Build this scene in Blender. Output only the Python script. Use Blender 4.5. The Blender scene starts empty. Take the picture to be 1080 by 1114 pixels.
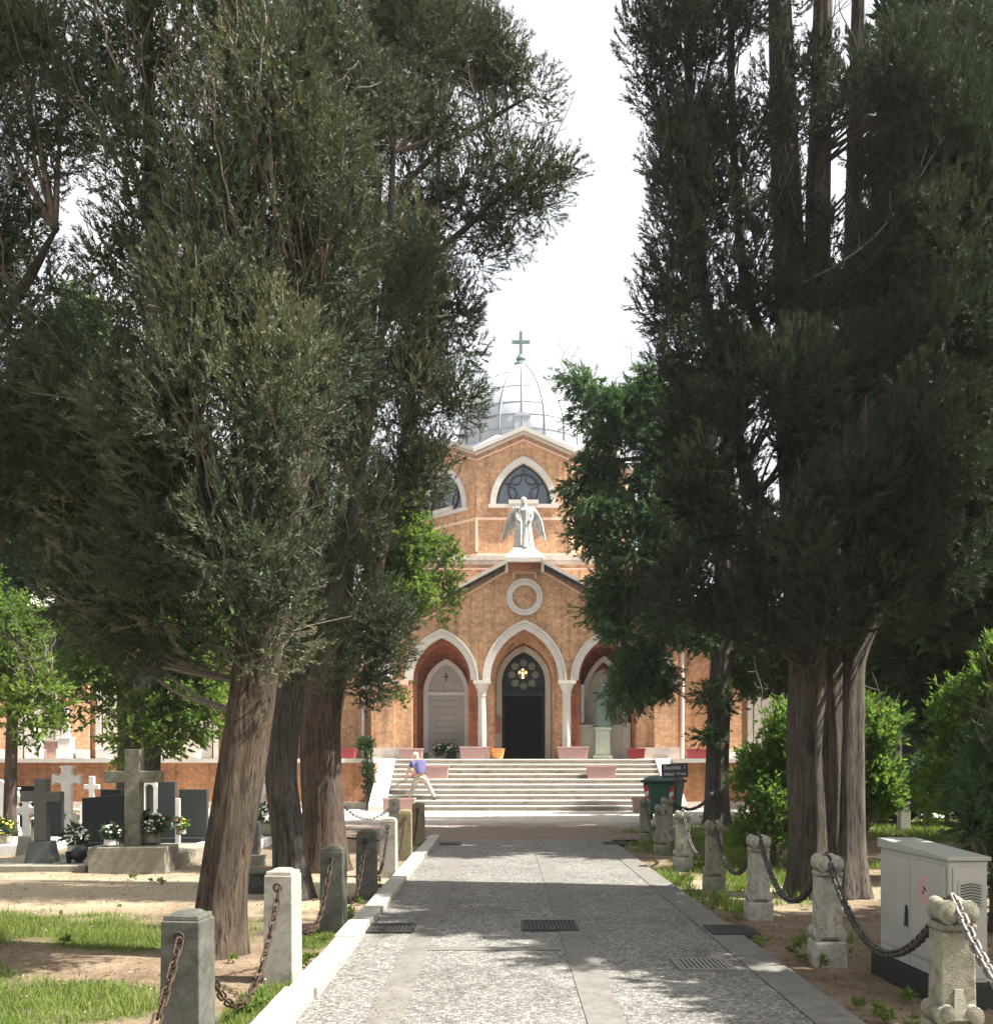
import bpy, bmesh, math, random
import numpy as np
from mathutils import Vector, Matrix
rnd = random.Random(7)
rng = np.random.default_rng(7)
sc = bpy.context.scene
COL = sc.collection
EYE, HZ, F = 1.6, 826.0, 1080.0
rad = math.radians
def wx(px, Y): return (px-540.0)/F*Y
def wz(py, Y): return EYE-(py-HZ)/F*Y
def gy(py): return EYE*F/(py-HZ)          # distance of a ground point seen at image row py

# ------------------------------------------------------------------ materials
def nt_mat(name):
    m = bpy.data.materials.new(name); m.use_nodes = True
    nt = m.node_tree; nt.nodes.clear()
    out = nt.nodes.new('ShaderNodeOutputMaterial')
    b = nt.nodes.new('ShaderNodeBsdfPrincipled')
    nt.links.new(b.outputs[0], out.inputs[0])
    return m, nt, b, out
def N(nt, t, **kw):
    n = nt.nodes.new(t)
    for k, v in kw.items():
        if k.startswith('i_'):
            key = k[2:]
            n.inputs[int(key) if key.isdigit() else key].default_value = v
        else: setattr(n, k, v)
    return n
def ramp(nt, stops, interp='LINEAR'):
    r = nt.nodes.new('ShaderNodeValToRGB'); cr = r.color_ramp; cr.interpolation = interp
    while len(cr.elements) > 1: cr.elements.remove(cr.elements[-1])
    cr.elements[0].position = stops[0][0]; cr.elements[0].color = (*stops[0][1], 1)
    for p, c in stops[1:]:
        e = cr.elements.new(p); e.color = (*c, 1)
    return r
def sc3(c, k): return tuple(min(1.0, x*k) for x in c)
def objpos(nt, scale=(1, 1, 1), kind='Object'):
    tc = nt.nodes.new('ShaderNodeTexCoord')
    mp = N(nt, 'ShaderNodeMapping'); mp.inputs['Scale'].default_value = scale
    nt.links.new(tc.outputs[kind], mp.inputs['Vector'])
    return mp.outputs[0]
def mat(name, c, rough=.7, var=.25, scale=6, bump=.15, bscale=40, stain=None, stain_amt=.5, stain_scale=2.5, metal=0, spec=.4, stretch=(1, 1, 1)):
    m, nt, b, _ = nt_mat(name)
    L = nt.links.new
    v = objpos(nt, stretch)
    n1 = N(nt, 'ShaderNodeTexNoise', i_Scale=scale, i_Detail=8.0, i_Roughness=.65)
    L(v, n1.inputs['Vector'])
    r = ramp(nt, [(.28, sc3(c, 1-var)), (.5, c), (.74, sc3(c, 1+var*.8))])
    L(n1.outputs[0], r.inputs[0]); colr = r.outputs[0]
    if stain:
        n2 = N(nt, 'ShaderNodeTexNoise', i_Scale=stain_scale, i_Detail=10.0, i_Roughness=.72, i_Distortion=.4)
        L(v, n2.inputs['Vector'])
        r2 = ramp(nt, [(.47, (0, 0, 0)), (.66, (stain_amt,)*3)])
        L(n2.outputs[0], r2.inputs[0])
        mx = N(nt, 'ShaderNodeMixRGB'); mx.inputs[2].default_value = (*stain, 1)
        L(r2.outputs[0], mx.inputs[0]); L(colr, mx.inputs[1]); colr = mx.outputs[0]
    L(colr, b.inputs['Base Color'])
    b.inputs['Roughness'].default_value = rough; b.inputs['Metallic'].default_value = metal
    b.inputs['Specular IOR Level'].default_value = spec
    if bump:
        n3 = N(nt, 'ShaderNodeTexNoise', i_Scale=bscale, i_Detail=6.0)
        L(v, n3.inputs['Vector'])
        bp = N(nt, 'ShaderNodeBump', i_Strength=bump, i_Distance=.02)
        L(n3.outputs[0], bp.inputs['Height']); L(bp.outputs[0], b.inputs['Normal'])
    return m
def brick_mat(name, c1, c2, mortar, scale=1.0):
    m, nt, b, _ = nt_mat(name); L = nt.links.new
    tc = nt.nodes.new('ShaderNodeTexCoord')
    sp = N(nt, 'ShaderNodeSeparateXYZ'); L(tc.outputs['Object'], sp.inputs[0])
    ad = N(nt, 'ShaderNodeMath', operation='MULTIPLY_ADD'); L(sp.outputs[1], ad.inputs[0]); ad.inputs[1].default_value = 2.414; L(sp.outputs[0], ad.inputs[2])
    cb = N(nt, 'ShaderNodeCombineXYZ'); L(ad.outputs[0], cb.inputs[0]); L(sp.outputs[2], cb.inputs[1])
    br = N(nt, 'ShaderNodeTexBrick'); L(cb.outputs[0], br.inputs['Vector'])
    br.inputs['Color1'].default_value = (*c1, 1); br.inputs['Color2'].default_value = (*c2, 1)
    br.inputs['Mortar'].default_value = (*mortar, 1); br.inputs['Scale'].default_value = 1.0
    br.inputs['Brick Width'].default_value = .27*scale; br.inputs['Row Height'].default_value = .075*scale
    br.inputs['Mortar Size'].default_value = .009*scale; br.inputs['Bias'].default_value = -.1
    n = N(nt, 'ShaderNodeTexNoise', i_Scale=.9, i_Detail=9.0, i_Roughness=.7); L(tc.outputs['Object'], n.inputs['Vector'])
    r = ramp(nt, [(.3, (.62, .58, .55)), (.52, (1, 1, 1)), (.75, (1.18, 1.16, 1.1))]); L(n.outputs[0], r.inputs[0])
    mx = N(nt, 'ShaderNodeMixRGB', blend_type='MULTIPLY'); mx.inputs[0].default_value = 1
    L(br.outputs[0], mx.inputs[1]); L(r.outputs[0], mx.inputs[2])
    n5 = N(nt, 'ShaderNodeTexNoise', i_Scale=7.0, i_Detail=3.0); L(cb.outputs[0], n5.inputs['Vector'])
    r5 = ramp(nt, [(.35, (.8, .76, .72)), (.65, (1.15, 1.15, 1.15))]); L(n5.outputs[0], r5.inputs[0])
    mx2 = N(nt, 'ShaderNodeMixRGB', blend_type='MULTIPLY'); mx2.inputs[0].default_value = 1
    L(mx.outputs[0], mx2.inputs[1]); L(r5.outputs[0], mx2.inputs[2])
    mps = N(nt, 'ShaderNodeMapping'); mps.inputs['Scale'].default_value = (2.6, 2.6, .22); L(tc.outputs['Object'], mps.inputs['Vector'])
    n6 = N(nt, 'ShaderNodeTexNoise', i_Scale=1.6, i_Detail=9.0, i_Roughness=.7); L(mps.outputs[0], n6.inputs['Vector'])
    r6 = ramp(nt, [(.36, (.60, .55, .52)), (.5, (1, 1, 1)), (.68, (1.1, 1.1, 1.12))]); L(n6.outputs[0], r6.inputs[0])
    mx3 = N(nt, 'ShaderNodeMixRGB', blend_type='MULTIPLY'); mx3.inputs[0].default_value = .8
    L(mx2.outputs[0], mx3.inputs[1]); L(r6.outputs[0], mx3.inputs[2])
    L(mx3.outputs[0], b.inputs['Base Color']); b.inputs['Roughness'].default_value = .85
    bp = N(nt, 'ShaderNodeBump', i_Strength=.3, i_Distance=.02, invert=True); L(br.outputs['Fac'], bp.inputs['Height'])
    L(bp.outputs[0], b.inputs['Normal'])
    return m
def bark_mat(name, c, dark):
    m, nt, b, _ = nt_mat(name); L = nt.links.new
    v = objpos(nt, (1, 1, .10))
    n = N(nt, 'ShaderNodeTexNoise', i_Scale=34.0, i_Detail=10.0, i_Roughness=.75, i_Distortion=.8); L(v, n.inputs['Vector'])
    v2 = objpos(nt, (1, 1, .5))
    n2 = N(nt, 'ShaderNodeTexNoise', i_Scale=3.0, i_Detail=5.0); L(v2, n2.inputs['Vector'])
    r = ramp(nt, [(.38, dark), (.5, c), (.68, sc3(c, 1.6))]); L(n.outputs[0], r.inputs[0])
    r2 = ramp(nt, [(.35, (.7, .72, .7)), (.65, (1.2, 1.15, 1.1))]); L(n2.outputs[0], r2.inputs[0])
    mx = N(nt, 'ShaderNodeMixRGB', blend_type='MULTIPLY'); mx.inputs[0].default_value = 1
    L(r.outputs[0], mx.inputs[1]); L(r2.outputs[0], mx.inputs[2]); L(mx.outputs[0], b.inputs['Base Color'])
    b.inputs['Roughness'].default_value = .95; b.inputs['Specular IOR Level'].default_value = .15
    bp = N(nt, 'ShaderNodeBump', i_Strength=.9, i_Distance=.035); L(n.outputs[0], bp.inputs['Height']); L(bp.outputs[0], b.inputs['Normal'])
    return m
def leaf_mat(name, stops, trans=.25, tcol=(.12, .16, .03), rough=.75):
    m, nt, b, out = nt_mat(name); L = nt.links.new
    a = N(nt, 'ShaderNodeAttribute', attribute_name='tint')
    r = ramp(nt, stops); L(a.outputs['Fac'], r.inputs[0]); L(r.outputs[0], b.inputs['Base Color'])
    b.inputs['Roughness'].default_value = rough; b.inputs['Specular IOR Level'].default_value = .12
    t = N(nt, 'ShaderNodeBsdfTranslucent'); t.inputs[0].default_value = (*tcol, 1)
    mx = N(nt, 'ShaderNodeMixShader'); mx.inputs[0].default_value = trans
    L(b.outputs[0], mx.inputs[1]); L(t.outputs[0], mx.inputs[2]); L(mx.outputs[0], out.inputs[0])
    return m
def emit_mat(name, c, s):
    m, nt, b, _ = nt_mat(name)
    b.inputs['Base Color'].default_value = (*c, 1)
    b.inputs['Emission Color'].default_value = (*c, 1); b.inputs['Emission Strength'].default_value = s
    return m

M = {}
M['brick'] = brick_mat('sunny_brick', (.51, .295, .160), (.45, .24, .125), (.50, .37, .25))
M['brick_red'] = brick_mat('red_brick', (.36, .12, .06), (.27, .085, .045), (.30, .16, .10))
M['brick_low'] = brick_mat('terrace_brick', (.42, .19, .085), (.34, .14, .06), (.34, .22, .14))
M['white_stone'] = mat('white_stone', (.53, .505, .47), .7, .12, 5, .12, 60, (.45, .40, .34), .4, 1.2)
M['step_stone'] = mat('step_stone', (.31, .285, .25), .8, .25, 9, .15, 50, (.12, .105, .085), .75, 2.2, stretch=(1, 1, 3))
M['pink_band'] = mat('pink_band', (.66, .46, .36), .8, .1, 8, .1)
M['grey_coping'] = mat('grey_coping', (.48, .42, .37), .8, .2, 6, .2, 40, (.2, .17, .14), .5)
M['grey_coping_dk'] = mat('worn_letter_grey', (.20, .19, .18), .8, .2, 6, 0)
M['lead'] = mat('lead_sheet', (.36, .39, .43), .55, .16, 2.2, .15, 14, (.40, .41, .42), .5, 1.4, metal=.0)
M['lead_rib'] = mat('lead_rib', (.25, .27, .30), .5, .15, 4, .1)
M['copper_green'] = mat('verdigris', (.13, .19, .165), .7, .25, 8, .1, 40, (.14, .22, .19), .6, 3)
M['glass_dark'] = mat('leaded_glass', (.10, .13, .17), .25, .3, 3, .1, 12, spec=.6)
M['window_bar'] = mat('window_bar', (.025, .03, .04), .6, .1, 8, 0)
M['door_green'] = mat('dark_teal_paint', (.005, .018, .019), .6, .3, 5, .05)
M['black_void'] = mat('unlit_room_shade', (.03, .028, .03), .9, .3, 2, 0)  # near-black tone puts the unlit interior's shade into the wall colour
M['pane'] = mat('pale_pane', (.15, .165, .14), .35, .25, 9, .05)
M['statue_white'] = mat('white_marble', (.46, .455, .44), .7, .15, 9, .15, 40, (.14, .13, .12), .8, 7)
M['tablet'] = mat('grey_tablet_marble', (.31, .30, .29), .6, .12, 4, .08)
M['roof_pale'] = mat('pale_roof', (.55, .50, .45), .8, .15, 6, .2, 30)
M['plaster'] = mat('pale_plaster', (.42, .385, .33), .85, .12, 4, .1)
M['pink_plastic'] = mat('pink_planter', (.40, .25, .24), .6, .12, 6, .05)
M['red_plastic'] = mat('red_planter', (.24, .03, .035), .55, .15, 6, .05)
M['terra_orange'] = mat('orange_planter', (.62, .22, .07), .7, .35, 14, .1, 30, (.75, .6, .2), .6, 9)
M['soil'] = mat('pot_soil', (.06, .04, .03), .95, .4, 40, .5)
M['bark_a'] = bark_mat('bark_grey_brown', (.088, .070, .053), (.017, .014, .011))
M['bark_b'] = bark_mat('bark_grey', (.082, .074, .067), (.018, .017, .016))
M['bark_c'] = bark_mat('bark_reddish', (.088, .066, .053), (.022, .014, .011))
M['bark_d'] = bark_mat('bark_pale_grey_brown', (.100, .089, .076), (.026, .023, .020))
M['twig'] = mat('twig_bark', (.15, .125, .10), .9, .4, 20, .2)
M['twig_dark'] = mat('twig_dark', (.07, .055, .045), .9, .4, 20, .2)
M['deadwood'] = mat('deadwood', (.21, .185, .155), .9, .3, 20, .2)
cyp = [(0, (.028, .034, .023)), (.4, (.055, .077, .050)), (.75, (.105, .128, .076)), (1, (.185, .175, .105))]
M['leaf_cyp'] = leaf_mat('cypress_leaf', cyp, .10, (.10, .12, .03))
cyr = [(0, (.022, .032, .025)), (.4, (.045, .060, .045)), (.8, (.078, .095, .064)), (1, (.13, .13, .08))]
M['leaf_cyp_r'] = leaf_mat('cypress_leaf_cool', cyr, .10, (.07, .11, .03))
ced = [(0, (.034, .062, .036)), (.5, (.070, .120, .064)), (1, (.135, .18, .09))]
M['leaf_ced'] = leaf_mat('cedar_leaf', ced, .28, (.10, .20, .05))
grn = [(0, (.030, .058, .018)), (.5, (.065, .115, .028)), (1, (.13, .18, .045))]
M['leaf_grn'] = leaf_mat('broad_leaf', grn, .35, (.20, .30, .04))
yel = [(0, (.028, .066, .018)), (.5, (.058, .118, .028)), (1, (.125, .18, .048))]
M['leaf_yel'] = leaf_mat('young_leaf', yel, .36, (.20, .32, .05))
drk = [(0, (.022, .040, .020)), (.5, (.042, .072, .034)), (1, (.085, .12, .05))]
M['leaf_drk'] = leaf_mat('dark_leaf', drk, .2, (.07, .12, .03))
grs = [(0, (.050, .085, .016)), (.5, (.095, .145, .03)), (.85, (.17, .19, .055)), (1, (.30, .26, .13))]
M['grass'] = leaf_mat('grass_blade', grs, .3, (.22, .30, .05))
M['litter'] = leaf_mat('dry_leaf', [(0, (.06, .04, .025)), (.6, (.16, .11, .065)), (1, (.30, .24, .15))], .05, (.2, .15, .08))
M['petal_white'] = mat('white_petal', (.75, .74, .70), .7, .1, 20, 0)
M['petal_red'] = mat('red_petal', (.55, .04, .05), .7, .2, 20, 0)
M['petal_yellow'] = mat('yellow_petal', (.65, .55, .10), .7, .2, 20, 0)
M['post_dark'] = mat('moss_and_shade_concrete', (.080, .082, .066), .9, .4, 9, .22, 110, (.022, .025, .019), .85, 5)
M['post_light'] = mat('pale_concrete', (.34, .32, .27), .9, .25, 9, .2, 110, (.10, .095, .07), .75, 4.5)
M['post_moss'] = mat('yellow_lichen_concrete', (.20, .175, .095), .9, .35, 9, .2, 110, (.07, .07, .045), .8, 6)
M['istrian'] = mat('old_istrian_stone', (.36, .345, .29), .85, .25, 12, .22, 90, (.10, .10, .07), .8, 7)
M['istrian_dk'] = mat('old_istrian_stone_mossy', (.25, .24, .18), .88, .3, 12, .22, 90, (.06, .065, .04), .8, 7)
M['rust'] = mat('rusty_iron', (.055, .034, .024), .75, .4, 30, .4, 90, metal=.5)
M['iron'] = mat('dark_iron', (.07, .065, .06), .6, .3, 30, .3, 90, (.20, .19, .17), .5, 12, metal=.6)
M['iron_pale'] = mat('worn_iron', (.22, .21, .19), .6, .3, 30, .3, 90, (.07, .06, .05), .6, 12, metal=.5)
M['grate'] = mat('cast_iron', (.035, .033, .032), .7, .3, 30, .3)
M['grate_pale'] = mat('concrete_grate', (.17, .16, .145), .9, .2, 20, .3)
M['kerb'] = mat('kerb_stone', (.29, .28, .245), .85, .2, 7, .3, 60, (.30, .27, .22), .6, 4)
M['slab'] = mat('smooth_slab', (.134, .128, .115), .9, .3, 14, .35, 120, (.085, .08, .07), .6, 3)
M['concrete_cross'] = mat('mossy_cross_stone', (.165, .16, .12), .9, .35, 12, .5, 60, (.07, .075, .045), .75, 5)
M['grave_plinth'] = mat('grave_plinth_stone', (.22, .205, .16), .9, .3, 10, .5, 60, (.12, .11, .08), .7, 4)
M['grey_granite'] = mat('grey_granite', (.085, .087, .082), .7, .3, 60, .1, 80)
M['dark_granite'] = mat('dark_granite', (.014, .016, .017), .5, .5, 90, .05, 80, spec=.15)
M['mid_granite'] = mat('speckled_granite', (.040, .045, .044), .6, .5, 110, .05, 80, spec=.2)
M['white_marble'] = mat('grave_marble', (.60, .59, .56), .6, .12, 6, .1, 50, (.40, .39, .34), .5, 3)
M['grave_gravel'] = mat('grave_gravel', (.60, .57, .50), .95, .35, 60, .6, 90)
M['cabinet'] = mat('grey_cabinet_paint', (.36, .355, .325), .55, .08, 4, .05, 30, (.33, .31, .27), .4, 3)
M['cabinet_lid'] = mat('cabinet_lid', (.31, .325, .285), .6, .12, 5, .05, 30, (.24, .25, .2), .4, 4)
M['black'] = mat('black_paint', (.02, .02, .02), .7, .2, 10, 0)
M['sticker'] = mat('faded_red_sticker', (.62, .26, .27), .6, .12, 20, 0)
M['bin_green'] = mat('green_bin_plastic', (.012, .085, .058), .5, .2, 6, .05)
M['bin_dark'] = mat('dark_green_lid', (.010, .045, .032), .5, .2, 6, .05)
M['stripe_white'] = mat('reflective_white', (.72, .71, .70), .4, .06, 10, 0)
M['stripe_red'] = mat('reflective_red', (.50, .035, .04), .4, .06, 10, 0)
M['sign_grey'] = mat('grey_sign', (.085, .088, .095), .5, .08, 6, 0)
M['sign_white'] = mat('sign_lettering', (.75, .75, .75), .6, .03, 6, 0)
M['pipe'] = mat('pale_pipe', (.62, .62, .60), .5, .1, 6, 0)
M['skin'] = mat('skin', (.48, .27, .19), .6, .1, 10, 0)
M['shirt'] = mat('violet_blue_shirt', (.085, .080, .185), .9, .4, 14, .6, 22)
M['trousers'] = mat('pale_trousers', (.33, .30, .25), .9, .25, 10, .5, 22)
M['hair'] = mat('grey_hair', (.55, .53, .50), .8, .2, 40, .3)
M['shoe'] = mat('dark_shoe', (.03, .027, .025), .6, .2, 10, 0)
M['wood_pole'] = mat('worn_wood', (.24, .20, .17), .8, .25, 12, .1)
M['brass'] = mat('brass', (.42, .27, .09), .4, .2, 10, 0, metal=.8)
M['bulb'] = emit_mat('lit_bulb', (1.0, .55, .18), 2.2)
M['black_pot'] = mat('black_pot', (.015, .015, .015), .4, .2, 10, 0)

# ------------------------------------------------------------------ mesh building
class MB:
    def __init__(s): s.v = []; s.f = []
    def add(s, vs, fs, T=None):
        o = len(s.v)
        s.v += [tuple(T @ Vector(v)) for v in vs] if T is not None else [tuple(v) for v in vs]
        s.f += [tuple(i+o for i in f) for f in fs]
        return s
    def box(s, x0, x1, y0, y1, z0, z1, T=None):
        return s.add([(x0, y0, z0), (x1, y0, z0), (x1, y1, z0), (x0, y1, z0), (x0, y0, z1), (x1, y0, z1), (x1, y1, z1), (x0, y1, z1)],
                     [(0, 3, 2, 1), (4, 5, 6, 7), (0, 1, 5, 4), (1, 2, 6, 5), (2, 3, 7, 6), (3, 0, 4, 7)], T)
    def frustum(s, cx, cy, z0, z1, a0, b0, a1, b1, T=None):   # half sizes a (x) b (y)
        return s.add([(cx-a0, cy-b0, z0), (cx+a0, cy-b0, z0), (cx+a0, cy+b0, z0), (cx-a0, cy+b0, z0), (cx-a1, cy-b1, z1), (cx+a1, cy-b1, z1), (cx+a1, cy+b1, z1), (cx-a1, cy+b1, z1)],
                     [(0, 3, 2, 1), (4, 5, 6, 7), (0, 1, 5, 4), (1, 2, 6, 5), (2, 3, 7, 6), (3, 0, 4, 7)], T)
    def prism(s, poly, y0, y1, T=None):                      # poly in (x,z), counter-clockwise seen from -y
        n = len(poly)
        vs = [(x, y0, z) for x, z in poly]+[(x, y1, z) for x, z in poly]
        fs = [tuple(range(n)), tuple(range(2*n-1, n-1, -1))]+[(i, i+n, (i+1) % n+n, (i+1) % n) for i in range(n)]
        return s.add(vs, fs, T)
    def band(s, inner, outer, y0, y1, T=None):               # two point rows (x,z) -> solid band
        n = len(inner)
        vs = [(x, y0, z) for x, z in inner]+[(x, y0, z) for x, z in outer]+[(x, y1, z) for x, z in inner]+[(x, y1, z) for x, z in outer]
        fs = []
        for i in range(n-1):
            fs += [(i, n+i, n+i+1, i+1), (2*n+i, 2*n+i+1, 3*n+i+1, 3*n+i), (i, i+1, 2*n+i+1, 2*n+i), (n+i, 3*n+i, 3*n+i+1, n+i+1)]
        fs += [(0, 2*n, 3*n, n), (n-1, 2*n-1, 4*n-1, 3*n-1)]
        return s.add(vs, fs, T)
    def lathe(s, prof, cx=0, cy=0, n=20, sx=1, sy=1, T=None, fn=None):
        vs = []; fs = []
        for (r, z) in prof:
            for k in range(n):
                a = 2*math.pi*k/n
                rr = r*(fn(a, z) if fn else 1)
                vs.append((cx+rr*sx*math.cos(a), cy+rr*sy*math.sin(a), z))
        for j in range(len(prof)-1):
            for k in range(n):
                fs.append((j*n+k, j*n+(k+1) % n, (j+1)*n+(k+1) % n, (j+1)*n+k))
        fs.append(tuple(range(n-1, -1, -1))); fs.append(tuple((len(prof)-1)*n+k for k in range(n)))
        return s.add(vs, fs, T)
    def tube(s, pts, radii, n=8, fn=None, T=None):
        pts = [Vector(p) for p in pts]; vs = []; fs = []
        up = None
        for i, p in enumerate(pts):
            d = (pts[min(i+1, len(pts)-1)]-pts[max(i-1, 0)])
            d = d.normalized() if d.length > 1e-9 else Vector((0, 0, 1))
            if up is None:
                up = Vector((0, 1, 0)) if abs(d.y) < .9 else Vector((1, 0, 0))
            u = (up-d*up.dot(d)); u = u.normalized() if u.length > 1e-6 else d.orthogonal().normalized(); up = u; w = d.cross(u)
            r = radii[i] if not isinstance(radii, (int, float)) else radii
            for k in range(n):
                a = 2*math.pi*k/n
                q = r*(fn(a, i/(len(pts)-1)) if fn else 1)
                vs.append(p+u*(q*math.cos(a))+w*(q*math.sin(a)))
        for j in range(len(pts)-1):
            for k in range(n):
                fs.append((j*n+k, j*n+(k+1) % n, (j+1)*n+(k+1) % n, (j+1)*n+k))
        fs.append(tuple(range(n-1, -1, -1))); fs.append(tuple((len(pts)-1)*n+k for k in range(n)))
        return s.add(vs, fs, T)
    def torus(s, R_, r, T=None, n=16, m=6, stretch=0):
        vs = []; fs = []
        for i in range(n):
            a = 2*math.pi*i/n
            off = stretch/2*(1 if math.cos(a) > 0 else -1)
            for k in range(m):
                b = 2*math.pi*k/m
                vs.append(((R_+r*math.cos(b))*math.cos(a)+off, (R_+r*math.cos(b))*math.sin(a), r*math.sin(b)))
        for i in range(n):
            for k in range(m):
                fs.append((i*m+k, ((i+1) % n)*m+k, ((i+1) % n)*m+(k+1) % m, i*m+(k+1) % m))
        return s.add(vs, fs, T)
    def ball(s, c, r, n=12, m=8, sc_=(1, 1, 1)):
        prof = [(r*math.sin(math.pi*j/m)+1e-4, -r*math.cos(math.pi*j/m)) for j in range(m+1)]
        T = Matrix.Translation(c) @ Matrix.Diagonal((*sc_, 1))
        return s.lathe(prof, 0, 0, n, T=T)
def root_of(o):
    while o.parent: o = o.parent
    return o
def link(name, me, parent=None):
    o = bpy.data.objects.new(name, me); COL.objects.link(o)
    if parent is not None: o.parent = parent
    return o
def build(name, mb, material, parent=None, world=False, smooth=False, bevel=0, auto=None):
    me = bpy.data.meshes.new(name)
    off = Vector(root_of(parent).location) if (parent is not None and world) else Vector((0, 0, 0))
    me.from_pydata([tuple(Vector(v)-off) for v in mb.v], [], mb.f)
    bm = bmesh.new(); bm.from_mesh(me); bmesh.ops.recalc_face_normals(bm, faces=bm.faces[:]); bm.to_mesh(me); bm.free()
    me.materials.append(material)
    if smooth:
        me.polygons.foreach_set('use_smooth', [True]*len(me.polygons))
        if auto:
            me.set_sharp_from_angle(angle=rad(auto))
    o = link(name, me, parent)
    if bevel:
        b = o.modifiers.new('bevel', 'BEVEL'); b.width = bevel; b.segments = 2; b.limit_method = 'ANGLE'; b.angle_limit = rad(40)
    return o
def thing(name, label, cat, loc=(0, 0, 0), rz=0, group=None):
    o = bpy.data.objects.new(name, None); COL.objects.link(o); o.empty_display_size = .2
    o.location = loc; o.rotation_euler = (0, 0, rz); return tag(o, label, cat, group)
def tag(o, label, cat, group=None):
    o['label'] = label; o['category'] = cat
    if group: o['group'] = group
    return o
def kind(o, k): o['kind'] = k; return o
def dup(root, loc, rz, label, group=None):
    r = root.copy(); COL.objects.link(r); r.location = loc; r.rotation_euler = (0, 0, rz); r['label'] = label
    if group: r['group'] = group
    def rec(src, dst):
        for ch in list(src.children):
            c = ch.copy(); COL.objects.link(c); c.parent = dst; rec(ch, c)
    rec(root, r); return r
def polys_np(name, V, k, tint, material, parent=None, world=False, smooth=False):
    n = len(V)//k
    off = np.array(root_of(parent).location) if (parent is not None and world) else np.zeros(3)
    me = bpy.data.meshes.new(name)
    me.vertices.add(n*k); me.loops.add(n*k); me.polygons.add(n)
    me.vertices.foreach_set('co', (V-off).astype(np.float32).ravel())
    me.loops.foreach_set('vertex_index', np.arange(n*k, dtype=np.int32))
    me.polygons.foreach_set('loop_start', np.arange(0, n*k, k, dtype=np.int32))
    a = me.attributes.new('tint', 'FLOAT', 'FACE'); a.data.foreach_set('value', np.clip(tint, 0, 1).astype(np.float32))
    me.materials.append(material); me.update()
    return link(name, me, parent)
# pointed arch helpers
def arch(cx, a, zs, h, off=0.0, n=14):
    Rr = (a*a+h*h)/(2*a); c = Rr-a; ro = Rr+off; T = math.acos(c/ro)
    right = [(cx-c+ro*math.cos(T*i/n), zs+ro*math.sin(T*i/n)) for i in range(n+1)]
    left = [(2*cx-x, z) for x, z in right]
    return left+right[::-1][1:]
def arch_z(x, cx, a, zs, h):
    Rr = (a*a+h*h)/(2*a); u = abs(x-cx)+Rr-a
    return zs+math.sqrt(max(0, Rr*Rr-u*u))
def vnoise(x, y, s=0):
    xi = np.floor(x).astype(np.int64); yi = np.floor(y).astype(np.int64); fx = x-xi; fy = y-yi
    fx = fx*fx*(3-2*fx); fy = fy*fy*(3-2*fy)
    def h(a, b):
        t = (a*374761393+b*668265263+s*982451653) & 0xffffffff
        t = ((t ^ (t >> 13))*1274126177) & 0xffffffff
        return ((t ^ (t >> 16)) & 0xffff)/65535.0
    return (h(xi, yi)*(1-fx)+h(xi+1, yi)*fx)*(1-fy)+(h(xi, yi+1)*(1-fx)+h(xi+1, yi+1)*fx)*fy
def fnoise(x, y, s=0):
    return (vnoise(x, y, s)+.5*vnoise(x*2.1, y*2.1, s+1)+.25*vnoise(x*4.3, y*4.3, s+2))/1.75
# ------------------------------------------------------------------ camera, light, sky
cam = bpy.data.objects.new('camera', bpy.data.cameras.new('camera')); COL.objects.link(cam)
cam.location = (0, 0, EYE); cam.rotation_euler = (rad(90), 0, 0)
cam.data.sensor_fit = 'HORIZONTAL'; cam.data.sensor_width = 36; cam.data.lens = 36
cam.data.shift_y = (HZ-557.0)/F; cam.data.clip_start = .05; cam.data.clip_end = 1500
sc.camera = cam
EL, AZ = rad(55), rad(9)
sd = Vector((math.cos(EL)*math.cos(AZ), -math.cos(EL)*math.sin(AZ), math.sin(EL)))
sun = bpy.data.objects.new('sun', bpy.data.lights.new('sun', 'SUN')); COL.objects.link(sun)
sun.data.energy = 5.0; sun.data.angle = rad(.55); sun.data.color = (1.0, .945, .86)
sun.rotation_euler = (-sd).to_track_quat('-Z', 'Y').to_euler(); sun.location = sd*60
w = bpy.data.worlds.new('World'); sc.world = w; w.use_nodes = True
nt = w.node_tree; nt.nodes.clear(); L = nt.links.new
wo = nt.nodes.new('ShaderNodeOutputWorld'); bg = nt.nodes.new('ShaderNodeBackground')
sky = nt.nodes.new('ShaderNodeTexSky'); sky.sky_type = 'NISHITA'; sky.sun_disc = False
sky.sun_elevation = EL; sky.sun_rotation = rad(90)+AZ; sky.air_density = 1.3; sky.dust_density = 6.0; sky.ozone_density = 1.0
# thin bright cloud veil: pulls the blue towards white, uneven across the sky
tc = nt.nodes.new('ShaderNodeTexCoord')
cn = N(nt, 'ShaderNodeTexNoise', i_Scale=2.2, i_Detail=8.0, i_Roughness=.6); L(tc.outputs['Generated'], cn.inputs['Vector'])
cr = ramp(nt, [(.35, (.55,)*3), (.62, (.95,)*3)]); L(cn.outputs[0], cr.inputs[0])
bw = nt.nodes.new('ShaderNodeRGBToBW'); L(sky.outputs[0], bw.inputs[0])
ml = N(nt, 'ShaderNodeMath', operation='MULTIPLY_ADD'); ml.inputs[1].default_value = .75; ml.inputs[2].default_value = 3.6; L(bw.outputs[0], ml.inputs[0])
mx = N(nt, 'ShaderNodeMixRGB'); L(cr.outputs[0], mx.inputs[0]); L(sky.outputs[0], mx.inputs[1]); L(ml.outputs[0], mx.inputs[2])
L(mx.outputs[0], bg.inputs[0]); bg.inputs[1].default_value = .066; L(bg.outputs[0], wo.inputs[0])
sc.view_settings.view_transform = 'Standard'; sc.view_settings.look = 'None'
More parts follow.
